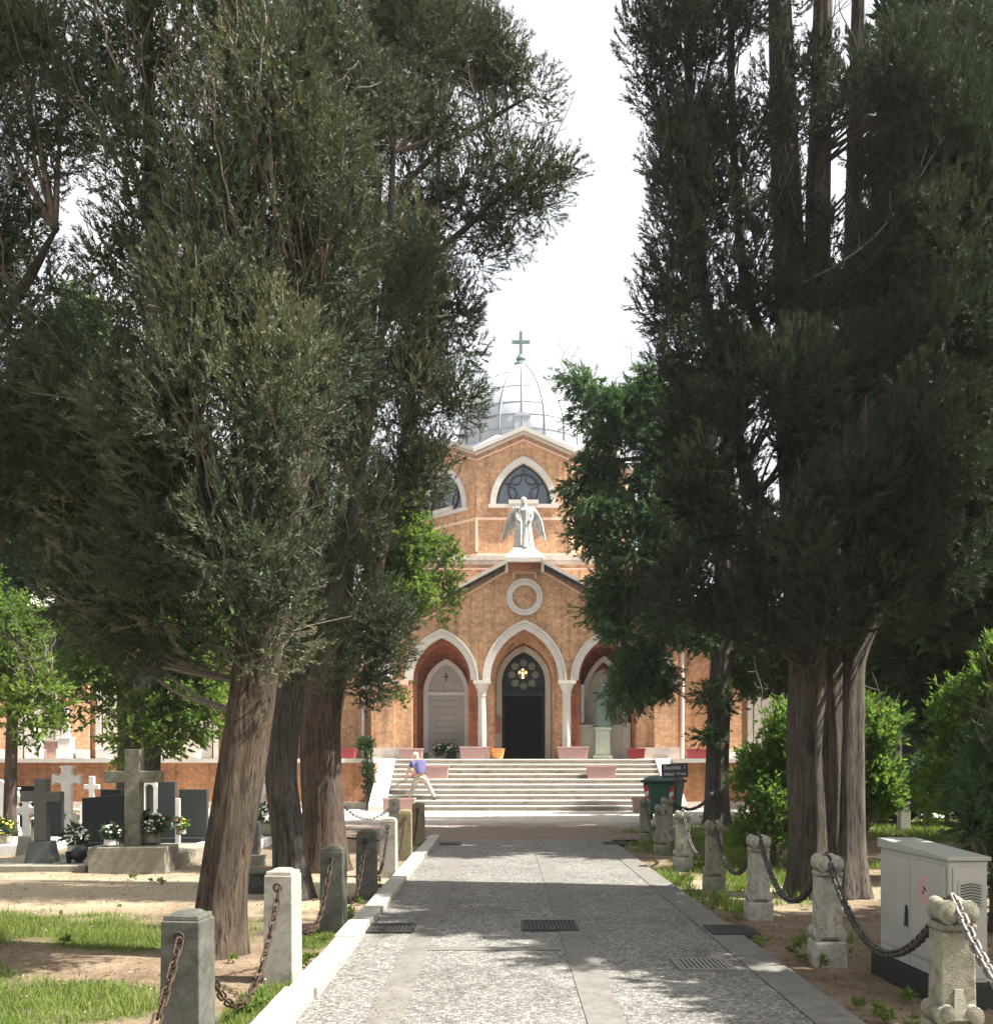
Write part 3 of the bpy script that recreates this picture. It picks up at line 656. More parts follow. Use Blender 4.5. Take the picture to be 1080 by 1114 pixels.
# octagonal drum with gabled faces
OX, OY, AP = 1.09, 44.56, 4.56; HW = AP*math.tan(math.pi/8)
zs_ = wz(549, 40); ZE = wz(492, 40); ZA = wz(470, 40)
def gz(x): return ZA-(ZA-ZE)*abs(x)/HW
dw = MB(); dl = MB(); dcop = MB(); wins = []
for k in range(8):
    T = Matrix.Translation((OX, OY, 0)) @ Matrix.Rotation(math.pi/4*k, 4, 'Z') @ Matrix.Translation((0, -AP, 0))
    op = (0, 1.13, zs_, 1.70)
    if k in (0, 1, 7):
        strip_wall(dw, -HW, HW, [op], zs_, gz, 0, .4, n=24, T=T)
        dw.box(-HW, HW, 0, .4, 9.0, zs_, T)
    else:
        strip_wall(dw, -HW, HW, [], 9.0, gz, 0, .4, n=2, T=T)
    dl.box(-HW, HW, -.06, -.002, wz(566, 40), wz(563, 40), T).box(-HW, HW, -.06, -.002, wz(606, 40), wz(602, 40), T)
    for s in (-1, 1):
        dl.prism([(s*HW, gz(HW)-.36), (0, gz(0)-.36), (0, gz(0)-.29), (s*HW, gz(HW)-.29)], -.06, -.002, T)
        dcop.prism([(s*(HW+.12), gz(HW)-.06), (0, gz(0)+.0), (0, gz(0)+.17), (s*(HW+.12), gz(HW)+.11)], -.28, .6, T)
        dcop.prism([(s*(HW+.05), gz(HW)-.14), (0, gz(0)-.10), (0, gz(0)-.003), (s*(HW+.05), gz(HW)-.063)], -.16, -.002, T)
    dl.box(-HW-.05, -HW+.05, -.08, .05, wz(600, 40), wz(566, 40), T)
    if k in (0, 1, 7):
        f_ = cp('drum_window', MB().prism(arch(*op)[::-1]+[(-1.13, zs_-.02), (1.13, zs_-.02)], .20, .23, T), M['glass_dark'])
        cp('window_trim', MB().band(arch(0, 1.11, zs_, 1.68), arch(0, 1.11, zs_, 1.68, .24), -.09, .16, T).box(-1.42, 1.42, -.14, .19, zs_-.14, zs_-.003, T).box(-.60, .60, -.17, -.092, zs_-.0, zs_+.16, T), M['white_stone'], f_)
        bars = MB(); c0 = (0, zs_+.66)
        def bring(r0, r1, a0=0, a1=2*math.pi, cx=0, cz=0, n=26):
            bars.band([(cx+r0*math.cos(a0+(a1-a0)*i/n), cz+r0*math.sin(a0+(a1-a0)*i/n)) for i in range(n+1)], [(cx+r1*math.cos(a0+(a1-a0)*i/n), cz+r1*math.sin(a0+(a1-a0)*i/n)) for i in range(n+1)], .15, .198, T)
        bring(.58, .64, cx=0, cz=c0[1])
        for q in range(5):
            a = math.pi/2+q*2*math.pi/5
            bars.box(.62, 1.05 if q in (1, 4) else .98 if q == 0 else .9, .16, .197, -.025, .025, T @ Matrix.Translation((0, 0, c0[1])) @ Matrix.Rotation(-a, 4, 'Y'))
            b0 = a+math.pi/5
            bring(.24, .28, b0+math.pi*.55, b0+math.pi*1.45, .56*math.cos(b0), c0[1]+.56*math.sin(b0), 12)
        bars.band(arch(0, 1.04, zs_, 1.60), arch(0, 1.04, zs_, 1.60, .09), .14, .199, T)
        cp('window_bars', bars, M['window_bar'], f_)
cp('drum_wall', dw, M['brick']); cp('drum_line', dl, M['pink_band']); cp('drum_coping', dcop, M['white_stone'])
oct_ = lambda r, z: [(OX+r*math.sin(math.pi/8+math.pi/4*k), OY-r*math.cos(math.pi/8+math.pi/4*k), z) for k in range(8)]
v0 = oct_(AP/math.cos(math.pi/8)-.3, ZE-.1); v1 = oct_(2.9, ZA+.5)
cp('drum_roof', MB().add(v0+v1, [(k, (k+1) % 8, 8+(k+1) % 8, 8+k) for k in range(8)]+[tuple(range(8, 16))]), M['lead'])
# dome
RD = 2.78; ZD0, ZD1, ZD2 = 14.6, 15.75, wz(397, 44.56)
HD = ZD2-ZD1
def dome_r(t):                                               # t = height fraction 0..1 above the springing
    return RD*(max(0, 1-t**1.75))**.72
prof = [(RD, ZD0), (RD, ZD1)]+[(max(dome_r(t), .06), ZD1+HD*t) for t in [i/22 for i in range(1, 23)]]
dome = cp('dome', MB().lathe(prof, OX, OY, 72), M['lead'], smooth=True)
for k in range(18):
    a = 2*math.pi*k/18-math.pi/2
    cp('dome_rib', MB().tube([(OX+(r+.02)*math.cos(a), OY+(r+.02)*math.sin(a), z) for r, z in prof[:-1]], .034, 6), M['lead_rib'], dome, smooth=True)
mb = MB()
for t in (-.05, .12, .28, .52, .78):
    r = RD if t < 0 else dome_r(t); mb.lathe([(r+.005, ZD1+HD*t-.02), (r+.025, ZD1+HD*t-.01), (r+.025, ZD1+HD*t+.01), (r-.03, ZD1+HD*t+.02)], OX, OY, 60)
cp('dome_seam', mb, M['lead_rib'], dome)
cp('dome_dormer', MB().box(OX-.33, OX+.33, OY-RD-.02, OY-RD+1.2, ZD1-.6, ZD1+.30).prism([(OX-.36, ZD1+.303), (OX+.36, ZD1+.303), (OX+.12, ZD1+.46), (OX-.12, ZD1+.46)], OY-RD-.05, OY-RD+1.2), M['lead'], dome)
cz = wz(397, OY); k_ = OY/F
cp('dome_cross', MB().box(OX-.065, OX+.065, OY-.06, OY+.06, cz+.45, cz+36*k_).box(OX-.40, OX+.40, OY-.055, OY+.055, cz+25*k_-.06, cz+25*k_+.06).lathe([(.34, cz-.12), (.30, cz+.05), (.16, cz+.14), (.22, cz+.26), (.12, cz+.45)], OX, OY, 14), M['copper_green'], dome)
# wings
def wing(s):
    x_in = CX+s*5.0; x_out = CX+s*40; xa, xb = sorted((x_in, x_out))
    cp('wing_wall', MB().box(xa, xb, 36.6, 37.6, 1.5, 7.2), M['brick'])
    cp('wing_roof', MB().add([(xa, 36.2, 7.2), (xb, 36.2, 7.2), (xb, 38.6, 8.3), (xa, 38.6, 8.3), (xa, 36.2, 7.05), (xb, 36.2, 7.05), (xb, 38.6, 8.15), (xa, 38.6, 8.15)], [(0, 1, 2, 3), (7, 6, 5, 4), (0, 4, 5, 1), (0, 3, 7, 4), (1, 5, 6, 2)]), M['roof_pale'])
    for k in range(7):
        x = CX+s*(7.6+k*2.9)
        p = cp('wing_pilaster', MB().box(x-.42, x+.42, 36.35, 36.598, 1.62, 6.4), M['brick'])
        cp('pilaster_cap', MB().box(x-.5, x+.5, 36.28, 36.6, 6.403, 6.6).box(x-.46, x+.46, 36.3, 36.349, 1.62, 1.95), M['white_stone'], p)
        x2 = x+s*1.45; zt = 4.0
        cp('wall_tomb', MB().prism(arch(x2, .55, zt, .7)[::-1]+[(x2-.55, 1.62), (x2+.55, 1.62)], 36.45, 36.597).box(x2-.8, x2-.62, 36.38, 36.597, 1.62, 4.6).box(x2+.62, x2+.8, 36.38, 36.597, 1.62, 4.6), M['plaster'])
wing(-1); wing(1)
for px, y_ in ((394.5, 36.2), (743.5, 36.2)):
    x = wx(px, y_)
    cp('downpipe', MB().tube([(x, y_+.28, 1.6), (x, y_+.28, 6.9)], .07, 8), M['pipe'], smooth=True, auto=60)
# ------------------------------------------------------------------ trees
def unit(a): return a/np.maximum(np.linalg.norm(a, axis=-1, keepdims=True), 1e-9)
def rdir(n): return unit(rng.normal(size=(n, 3)))
def spline(pts, n=8):
    P = [np.array(p, float) for p in pts]; P = [2*P[0]-P[1]]+P+[2*P[-1]-P[-2]]; out = []
    for i in range(1, len(P)-2):
        for k in range(n):
            t = k/n; a, b_, c, d = P[i-1:i+3]
            out.append(.5*((2*b_)+(-a+c)*t+(2*a-5*b_+4*c-d)*t*t+(-a+3*b_-3*c+d)*t**3))
    out.append(P[-2]); return out
def leaves_from_tufts(C, D, tl, nl, Lf, Wf, spread, shape):
    """plumes: nl leaves along each tuft axis, fanned out by `spread`"""
    nT = len(C)
    t = rng.random((nT, nl, 1))**.8
    perp = unit(np.cross(np.repeat(D[:, None], nl, 1), rng.normal(size=(nT, nl, 3))))
    ang = spread*(.35+.65*rng.random((nT, nl, 1)))
    ax = unit(D[:, None]*np.cos(ang)+perp*np.sin(ang))
    ba = C[:, None]+D[:, None]*(t*tl[:, None, None])+perp*.10*tl[:, None, None]*t*rng.random((nT, nl, 1))
    ln = Lf*(.6+.8*rng.random((nT, nl, 1))); wd = Wf*(.7+.6*rng.random((nT, nl, 1)))
    sd_ = unit(np.cross(ax, rng.normal(size=(nT, nl, 3))))
    if shape == 3:
        V = np.stack([ba-sd_*wd/2, ba+sd_*wd/2, ba+ax*ln], 2)
    else:
        V = np.stack([ba, ba+ax*ln*.45-sd_*wd/2, ba+ax*ln, ba+ax*ln*.45+sd_*wd/2], 2)
    return V.reshape(-1, 3)
class Foliage:
    def __init__(s, shape=3): s.V = []; s.t = []; s.k = shape
    def clump(s, c, r, nT, nl, tl, Lf, Wf, spread=.75, up=.45, out=.8, noise=.4, lean=(0, 0, 0), tint=.5, shell=.5, tv=.22):
        d = rdir(nT); rr = shell+(1-shell)*rng.random((nT, 1))**.6
        C = np.array(c)+d*np.array(r)*rr
        D = unit(d*out+np.array([0, 0, up])+np.array(lean)+rng.normal(size=(nT, 3))*noise)
        C = C-D*tl*.5
        V = leaves_from_tufts(C, D, tl*(.7+.6*rng.random(nT)), nl, Lf, Wf, spread, s.k)
        s.V.append(V)
        tt = np.repeat(tint+tv*(rng.random(nT)-.5), nl)+.3*(rng.random(nT*nl)-.5)
        s.t.append(tt)
    def count(s): return sum(len(v) for v in s.V)//s.k
    def emit(s, name, material, parent): return polys_np(name, np.concatenate(s.V), s.k, np.concatenate(s.t), material, parent, world=True)
def trunk_mesh(mb, pts, radii, n=36, sub=10, ridge=.10, flare=True, seed=0, knobs=()):
    q = random.Random(seed); ph = [q.uniform(0, 6.28) for _ in range(8)]
    P = spline(pts, sub)
    R_ = np.interp(np.linspace(0, 1, len(P)), np.linspace(0, 1, len(radii)), radii)
    def fn(a, t):
        v = 1+ridge*(.5*math.sin(3*a+ph[0]+2.2*t)+.4*math.sin(5*a+ph[1]-3.1*t+.6*math.sin(7*t+ph[5]))+.34*math.sin(9*a+ph[2]+4*t+math.sin(9*t+ph[6]))+.30*math.sin(14*a+ph[3]-5*t+1.3*math.sin(12*t+ph[7]))+.16*math.sin(23*a+ph[4]+11*t))
        if flare: v *= 1+.26*math.exp(-t*26)*(1+.35*math.sin(5*a+ph[1]))
        return v
    mb.tube(P, list(R_), n, fn)
    return P, R_
def px3(px, py, Y, dy=0): 
    return (wx(px, Y), Y+dy, wz(py, Y))
def make_tree(name, label, group, Y, trunks, blobs, leafm, barkm, rc=.34, tufts=84, nl=42, tl=.20, Lf=.031, Wf=.0095, shape=3, twigs=60, dens=1.0, cat='tree', up=.45, lean=(0, 0, 0), spread=.62,
              flat=1.0, branch_r=.022, twigm='twig', dead=0, seed=1, base=None, tintv=.42, shell=.64, branches=True, tint0=.45, subs=10, core=0, core_l=1.7, core_w=3.0, droop=False, crown_dy=0, max_dep=1.5, brown=0, fans=0):
    global rng
    rng = np.random.default_rng(seed); q = random.Random(seed)
    b0 = trunks[0][0][0]
    bx = wx(b0[0], Y)
    t = thing(name, label, cat, (bx, Y, 0), 0, group)
    allP = []
    for k, (pp, rr) in enumerate(trunks):
        pts = [px3(p[0], p[1], Y, p[2] if len(p) > 2 else 0) for p in pp]
        if k == 0 or (len(pp[0]) > 3): pts[0] = (pts[0][0], pts[0][1], -.08)
        mb = MB(); big = max(rr) > .15
        P, R_ = trunk_mesh(mb, pts, rr, 44 if big else 10, subs if big else 4, .10 if big else .05, flare=(k == 0 or len(pp[0]) > 3), seed=seed*10+k)
        build('trunk' if (k == 0 or len(pp[0]) > 3) else 'limb', mb, barkm, t, world=True, smooth=True)
        allP += [(p, r_) for p, r_ in zip(P[2:], R_[2:])]
    TP = np.array([p for p, _ in allP])
    fo = Foliage(shape); cl = []
    for bl in blobs:
        px, py, rx, ry = bl[:4]; dy = bl[4] if len(bl) > 4 else 0; ryd = bl[5] if len(bl) > 5 else None; dn = bl[6] if len(bl) > 6 else 1
        Yd = Y+dy+crown_dy; c = np.array([wx(px, Yd), Yd, wz(py, Yd)]); a = rx/F*Yd; h = ry/F*Yd; dep = ryd or min(max(a, .25), max_dep)
        nC = max(1, int(round(dens*dn*1.25*math.pi*a*h/(math.pi*rc*rc)*(1+.55*dep/rc*.5))))
        offscreen = py < -120
        bc = None; tb = 0; sv = 1
        for i in range(nC):
            d = np.array([q.gauss(0, 1) for _ in range(3)]); d /= np.linalg.norm(d)
            f = (.35+.65*q.random()**.5)
            ext = np.array([max(a-rc*.55, .05), max(dep-rc*.5, .05), max(h-rc*.5, .05)])
            cc = c+d*ext*f
            if i % 4 == 0 or nC < 6: bc = cc; sv = q.uniform(.72, 1.35); tb = q.gauss(0, .16)+(.45 if q.random() < brown else 0)
            elif q.random() < .72:
                cc = bc+np.array([q.gauss(0, .55), q.gauss(0, .55), q.gauss(.1, .8)])*rc
                u = (cc-c)/(ext+rc*.3); m_ = np.linalg.norm(u)
                if m_ > 1.1: cc = c+(cc-c)/m_*1.1
            cl.append((cc, offscreen, (tb, sv)))
    br = MB(); tw = MB(); dd = MB()
    for cc, offs, (tb, sv) in cl:
        s = rc*(.65+.7*q.random())
        kx = (1, 1, 1.15*flat)
        n_t = int(tufts*(s/rc)**2)
        dist = np.linalg.norm((TP-np.array([cc[0], cc[1], cc[2]]))*np.array([1, 1, .8])+np.array([0, 0, .35]), axis=1)
        below = TP[:, 2] < cc[2]-.05
        dist = dist if droop else np.where(below, dist, dist+1.5)
        att = TP[int(np.argmin(dist))]
        ld = unit(np.array(cc)-att)*.35
        if offs: fo.clump(cc, [s*kx[0], s*kx[1], s*kx[2]], max(6, n_t//3), max(5, nl//2), tl*1.3, Lf*1.7, Wf*2.2, spread, up, lean=lean, tint=tint0+tintv*(q.random()-.5), shell=shell)
        else:
            fo.clump(cc, [s*kx[0], s*kx[1], s*kx[2]], int(n_t/sv**.8), nl, tl*sv, Lf*sv, Wf*sv**.8, spread*(1.25-.3*sv), up, lean=tuple(np.array(lean)+ld), tint=tint0+tb+tintv*.6*(q.random()-.5), shell=shell)
            if core: fo.clump(cc, [s*.6, s*.6, s*.6], core, 10, tl*1.1, Lf*core_l, Wf*core_w, 1.0, up, lean=lean, tint=tint0-.1+tintv*(q.random()-.5), shell=.05)
            if branches:
                mid = att*.45+cc*.55+np.array([q.uniform(-.1, .1), q.uniform(-.1, .1), -.10*np.linalg.norm(cc-att)])
                Pb = spline([att, mid, cc], 4); r0 = branch_r*(.6+.8*q.random())*(.5+np.linalg.norm(cc-att)*.45)
                br.tube(Pb, list(np.linspace(r0, r0*.25, len(Pb))), 5)
                for _ in range(2):
                    e = cc+np.array([q.gauss(0, 1), q.gauss(0, 1), q.gauss(.2, .8)])*s*.55
                    tw.tube([mid*.5+cc*.5, (mid*.3+cc*.2+e*.5)+np.array([0, 0, q.uniform(-.05, .05)]), e], [r0*.4, r0*.3, .003], 4)
    zlo = min(c[0][2] for c in cl)+.3
    TPu = TP[(TP[:, 2] > zlo)] if (TP[:, 2] > zlo).any() else TP
    if twigs:
        for i in range(twigs):
            att = TPu[q.randrange(len(TPu))]
            e = att+np.array([max(-.6, min(.6, q.gauss(0, .35))), max(-.9, min(.4, q.gauss(-.3, .4))), q.uniform(.3, 1.25)])
            Pt = [att+(e-att)*(i_/5)+np.array([q.gauss(0, .035), q.gauss(0, .035), -.10*math.sin(math.pi*i_/5)*q.random()]) for i_ in range(6)]
            tg = dd if q.random() < .22 else tw
            tg.tube(spline(Pt, 2), list(np.linspace(.010, .0025, 11)), 4)
            for i_ in (2, 3, 4):
                tip = Pt[i_]+np.array([q.gauss(0, .13), q.gauss(0, .13), q.uniform(.03, .22)])
                tg.tube([Pt[i_], (Pt[i_]+tip)/2+np.array([q.gauss(0, .02), 0, -.02]), tip], [.005, .004, .0015], 4)
    CC = np.array([c_[0] for c_ in cl])
    for _ in range(int(fans*1.3)):                                      # bare grey shoots that fan upward through the outer foliage
        a_ = TPu[q.randrange(len(TPu))]; dx = q.gauss(0, .75); k_ = q.uniform(.75, 1.25); dy_ = -q.uniform(.55, 1.25)
        Pf = spline([a_, a_+np.array([dx*.45, dy_*.6, .12*k_]), a_+np.array([dx*.8, dy_*.95, .65*k_]), a_+np.array([dx*(.85+.3*q.random()), dy_*1.05, 1.35*k_])], 5)
        Pf = [p_+np.array([q.gauss(0, .012), q.gauss(0, .012), 0]) for p_ in Pf]
        if max(np.min(np.linalg.norm(CC-Pf[i_], axis=1)) for i_ in (8, 12, -1)) > rc*1.15: continue
        tg = dd if q.random() < .35 else br
        tg.tube(Pf, list(np.linspace(.017, .004, len(Pf))), 5)
        for i_ in range(5, len(Pf)-1, 3):
            tip = Pf[i_]+np.array([q.gauss(0, .12), q.gauss(-.04, .08), q.uniform(.12, .38)])
            tg.tube([Pf[i_], (Pf[i_]+tip)/2+np.array([q.gauss(0, .02), 0, -.03]), tip], [.006, .005, .002], 4)
    if br.v: build('branches', br, M[twigm], t, world=True)
    if tw.v: build('twigs', tw, M[twigm], t, world=True)
    if dd.v: build('dead_twigs', dd, M['deadwood'], t, world=True)
    fo.emit('crown', leafm, t)
    print(name, 'clumps', len(cl), 'leaves', fo.count())
    return t
AV = 'cypresses lining the avenue'
# left row
make_tree('cypress', 'thick leaning cypress trunk nearest the camera on the left, behind the pale square post', AV, 8.3,
    [([(235, 1034), (242, 960), (256, 870), (270, 780), (283, 690), (305, 560), (320, 420), (332, 250), (336, 50), (338, -250), (338, -600)], [.205, .19, .185, .185, .185, .20, .17, .14, .11, .07, .03]),
     ([(286, 720), (240, 560), (190, 380), (165, 180), (160, -50)], [.12, .10, .08, .06, .04]),
     ([(303, 570), (310, 430), (280, 300), (262, 150), (255, -80)], [.10, .09, .07, .05, .03])],
    [(215, 560, 105, 95, -.4), (135, 560, 80, 110, .2), (285, 560, 55, 90, -.5), (190, 640, 95, 45, 0), (300, 620, 45, 60, -.3), (120, 655, 60, 40, .2),
     (240, 390, 130, 120, -.5), (120, 410, 80, 120, 0), (270, 230, 120, 120, -.3), (150, 210, 70, 110, 0), (110, 140, 50, 60, .2), (130, 30, 50, 50, .2), (340, 400, 50, 110, 0), (345, 250, 45, 110, .2), (290, 60, 130, 110, -.3), (200, 40, 90, 90, 0), (390, 40, 60, 90, .3), (350, 130, 50, 60, .5),
     (285, 500, 60, 90, -1.0, .5), (300, 640, 30, 35, -.7, .4), (260, 600, 60, 60, -1.0, .5), (320, 400, 50, 60, -.9, .5), (310, 110, 60, 80, -1.0, .5), (370, 270, 40, 60, -.3, .5), (235, 300, 60, 80, -1.0, .5), (175, 480, 70, 80, -.6, .6), (60, 480, 40, 90, .2), (90, 560, 50, 80, .2), (110, 280, 40, 60),
     (225, 690, 60, 26, -.2), (150, 690, 60, 30, .2), (295, 672, 36, 34, -.55, .3, 1.4), (255, 665, 40, 30, -.6, .3, 1.3), (90, 640, 50, 60, .3),
     (300, -200, 150, 130), (300, -420, 120, 130), (310, -600, 70, 110)],
    M['leaf_cyp'], M['bark_a'], seed=11, brown=.09, dead=1, twigs=300, dens=1.12, up=.5, core=18, fans=110)
make_tree('cypress', 'slimmer grey cypress trunk between the thick leaning trunk and the reddish one', AV, 11.6,
    [([(320, 974), (314, 910), (306, 840), (314, 760), (328, 690), (342, 580), (352, 400), (362, 200), (366, -100), (368, -420)], [.21, .18, .175, .17, .16, .15, .12, .10, .07, .03]),
     ([(312, 745), (335, 700), (370, 610), (400, 470), (420, 300), (430, 120)], [.08, .075, .07, .055, .04, .03])],
    [(355, 600, 55, 75, 0), (345, 660, 35, 40, -.2), (375, 490, 70, 90, -.2), (395, 350, 75, 110, 0), (420, 190, 75, 110, 0), (440, 40, 75, 110, 0), (470, 100, 40, 80, .3), (330, 700, 18, 22, -.25), (365, 720, 20, 28, -.2), (445, 280, 45, 70, .1),
     (420, -200, 85, 120), (400, -400, 60, 100)],
    M['leaf_cyp'], M['bark_b'], seed=12, brown=.06, twigs=140, rc=.36, up=.5, dens=1.1, core=18, fans=40)
make_tree('cypress', 'broad reddish cypress trunk farthest along the left row, beside the chained stone posts', AV, 14.5,
    [([(353, 945), (352, 890), (349, 800), (354, 720), (366, 640), (385, 500), (400, 320), (410, 120), (415, -120), (416, -380)], [.32, .29, .28, .27, .22, .18, .14, .10, .07, .03]),
     ([(360, 780), (376, 715), (405, 640), (430, 540), (450, 420), (470, 280), (480, 120)], [.12, .10, .085, .07, .05, .04, .03]),
     ([(395, 400), (450, 300), (510, 245), (560, 200), (600, 190)], [.06, .05, .042, .03, .015]),
     ([(400, 250), (470, 170), (540, 125), (575, 105)], [.05, .04, .03, .015])],
    [(415, 690, 42, 50, -.2), (395, 740, 28, 26, -.2), (412, 600, 48, 80, -.2), (435, 480, 50, 90, 0), (460, 350, 55, 80, 0), (455, 220, 60, 90, 0), (475, 60, 60, 90, 0), (495, 20, 35, 50, 0), (485, 425, 32, 42, 0), (455, 520, 28, 45, 0),
     (560, 90, 28, 34, 0), (545, 60, 22, 25, 0), (585, 100, 14, 20, 0), (580, 200, 36, 24, 0), (612, 183, 17, 15, 0, None, 1.6), (590, 215, 24, 18), (560, 215, 26, 30), (545, 235, 30, 32, 0), (520, 270, 26, 26, 0), (508, 375, 15, 22, 0), (506, 440, 16, 24, 0), (505, 205, 30, 40, 0), (530, 180, 28, 40), (520, 60, 26, 60), (500, 330, 24, 40),
     (450, -160, 75, 110), (430, -340, 55, 90)],
    M['leaf_cyp'], M['bark_c'], seed=13, brown=.10, twigs=140, rc=.38, tl=.24, tufts=78, Lf=.044, Wf=.013, nl=34, up=.4, dens=1.12, core=18, fans=50)
# right pair
make_tree('cypress', 'massive double trunked cypress on the right behind the chained posts, with tall bare leaders', AV, 11.8,
    [([(884, 975), (884, 910), (880, 800), (882, 710), (874, 600), (862, 450), (858, 300), (852, 150), (846, -50), (840, -350)], [.28, .26, .25, .245, .225, .20, .175, .155, .12, .04]),
     ([(917, 974, .0, 1), (917, 900, .0), (918, 780, .0), (926, 715), (950, 665), (978, 630), (1003, 520), (1020, 350), (1030, 150), (1036, -200)], [.27, .25, .235, .18, .14, .125, .11, .09, .07, .03]),
     ([(902, 974, -.06, 1), (901, 900, -.07), (902, 800, -.07), (903, 715, -.02), (903, 670, .05)], [.16, .165, .17, .15, .06]),
     ([(896, 790, .06), (897, 640, .03), (895, 520), (890, 380), (889, 240), (893, 90), (896, -100), (896, -350)], [.10, .18, .17, .155, .14, .12, .09, .04]),
     ([(908, 790, .08), (928, 600, .2), (938, 450, .2), (934, 300, .2), (938, 100, .2), (942, -120, .2)], [.13, .13, .125, .11, .09, .06]),
     ([(874, 640), (822, 540), (780, 400), (755, 220), (748, 20), (746, -280)], [.11, .09, .08, .06, .05, .02]),
     ([(860, 420), (815, 330), (800, 200), (795, 40), (800, -160)], [.08, .065, .05, .04, .02])],
    [(724, 50, 32, 90, 0, None, 1.5), (733, 170, 36, 80, 0, None, 1.5), (735, 290, 36, 80, 0, None, 1.5), (735, 390, 34, 50, 0, None, 1.4), (745, 460, 40, 55, 0, None, 1.4), (768, 30, 30, 80, .2, None, 1.4), (775, 130, 26, 70, .2, None, 1.3), (772, 250, 26, 80, .2, None, 1.2), (790, 370, 30, 60, .1, None, 1.2), (805, 200, 18, 60, .1, .4, 1.3), (812, 310, 18, 60, .1, .4, 1.3), (835, 330, 14, 60, .2, .3, 1.2), (815, 400, 24, 50, 0, .4, 1.2), (805, 470, 30, 60, -.1),
     (770, 540, 48, 80, -.2), (800, 610, 48, 80, -.4), (755, 620, 48, 75, -.1), (855, 600, 60, 70, -.8), (870, 480, 55, 80, -.6), (930, 540, 65, 90, -.8), (990, 570, 50, 85, -.5), (1040, 520, 55, 110, -.2), (950, 630, 50, 45, -.6), (1005, 630, 30, 50, -.4), (830, 665, 45, 40, -.4), (895, 660, 45, 30, -.8), (980, 480, 50, 60, -.8), (900, 400, 45, 70, -.6, .5), (850, 400, 30, 60, -.3, .5),
     (990, 400, 55, 80, -.6), (1050, 390, 50, 100, -.2), (1010, 270, 50, 90, -.5), (1060, 240, 50, 110, 0), (1000, 130, 48, 100, -.5), (1050, 90, 50, 110, 0), (980, 30, 38, 80, -.3), (960, 330, 28, 70, 0), (945, 410, 30, 60, -.3),
     (852, 110, 12, 80, .2, .2, 1.5), (889, 120, 9, 90, .3, .2, 1.5), (938, 110, 9, 80, .5, .2, 1.5), (855, 250, 13, 60, .2, .2, 1.5), (892, 250, 12, 60, .3, .2, 1.4), (845, 0, 14, 40, .2, .2, 1.4), (925, 330, 22, 40, .3, .3, 1.4), (965, 200, 22, 120, .1, .5, 1.4), (958, 80, 14, 60, .1, .4, 1.4), (822, 110, 8, 70, 0, .3, .9), (812, 20, 12, 60, 0, .3, 1.1), (822, 250, 10, 60, 0, .3, .9), (918, 100, 13, 24, -.3, .3, 1.2), (944, 150, 7, 80, .2, .2, 1.0), (945, 250, 9, 50, .1, .3, 1.0), (895, 335, 20, 26, .1, .3, 1.2), (855, 300, 8, 60, .1, .2, .8), (890, 60, 5, 50, .1, .15, .7),
     (760, -170, 60, 110, -.3), (880, -190, 90, 110, -.4), (1010, -190, 80, 120, -.4), (880, -380, 90, 110, -.4), (980, -360, 60, 80, -.4)],
    M['leaf_cyp_r'], M['bark_d'], seed=14, crown_dy=-.6, max_dep=1.2, twigs=150, rc=.32, tufts=80, nl=38, tl=.18, Lf=.036, Wf=.0108, up=.65, dens=1.2, core=18, twigm='twig_dark', fans=40)
make_tree('cedar', 'drooping green conifer with a slim ivy clad trunk beside the grey sign', 'trees beside the forecourt', 24.0,
    [([(780, 898), (780, 840), (782, 760), (786, 680), (788, 560), (792, 430), (796, 340)], [.30, .27, .26, .24, .2, .13, .04]),
     ([(790, 450), (740, 425), (690, 425), (640, 420), (602, 408)], [.09, .075, .06, .045, .015]),
     ([(788, 540), (730, 500), (680, 500), (640, 505)], [.08, .07, .05, .02]),
     ([(786, 650), (740, 640), (700, 660), (675, 690)], [.07, .06, .05, .02])],
    [(618, 416, 18, 8, 0, .4), (640, 424, 24, 12, 0, .5), (672, 436, 34, 18, 0, .6), (705, 430, 24, 26, 0, .8), (640, 450, 22, 12, 0, .5), (655, 505, 34, 26, 0), (632, 545, 20, 26, 0, .6), (672, 560, 40, 50, 0), (640, 580, 18, 20, 0, .5), (690, 620, 40, 45, 0), (672, 680, 30, 30, 0), (700, 705, 42, 45, 0), (685, 752, 30, 20, 0), (720, 745, 26, 22, 0),
     (735, 640, 40, 70, 0), (735, 500, 40, 60, 0), (770, 420, 40, 60, 0), (765, 560, 40, 70, .3), (765, 690, 34, 40, .3), (775, 755, 16, 14, 0), (768, 800, 20, 12, -.2), (785, 780, 12, 30, 0), (800, 730, 30, 40, .3), (790, 360, 30, 40, 0), (655, 595, 14, 12), (665, 640, 20, 22), (690, 470, 40, 34, 0), (655, 478, 30, 14, 0, .5), (720, 440, 40, 30), (640, 515, 28, 14, 0, .5), (715, 560, 40, 50, -.2), (650, 660, 18, 26, 0, .5)],
    M['leaf_ced'], M['bark_b'], seed=15, twigs=40, rc=.48, tufts=64, nl=30, tl=.36, Lf=.085, Wf=.026, core=10, dens=1.25, droop=True,  up=-.15, lean=(-.15, 0, -.25), spread=.6, flat=.65, shell=.2)
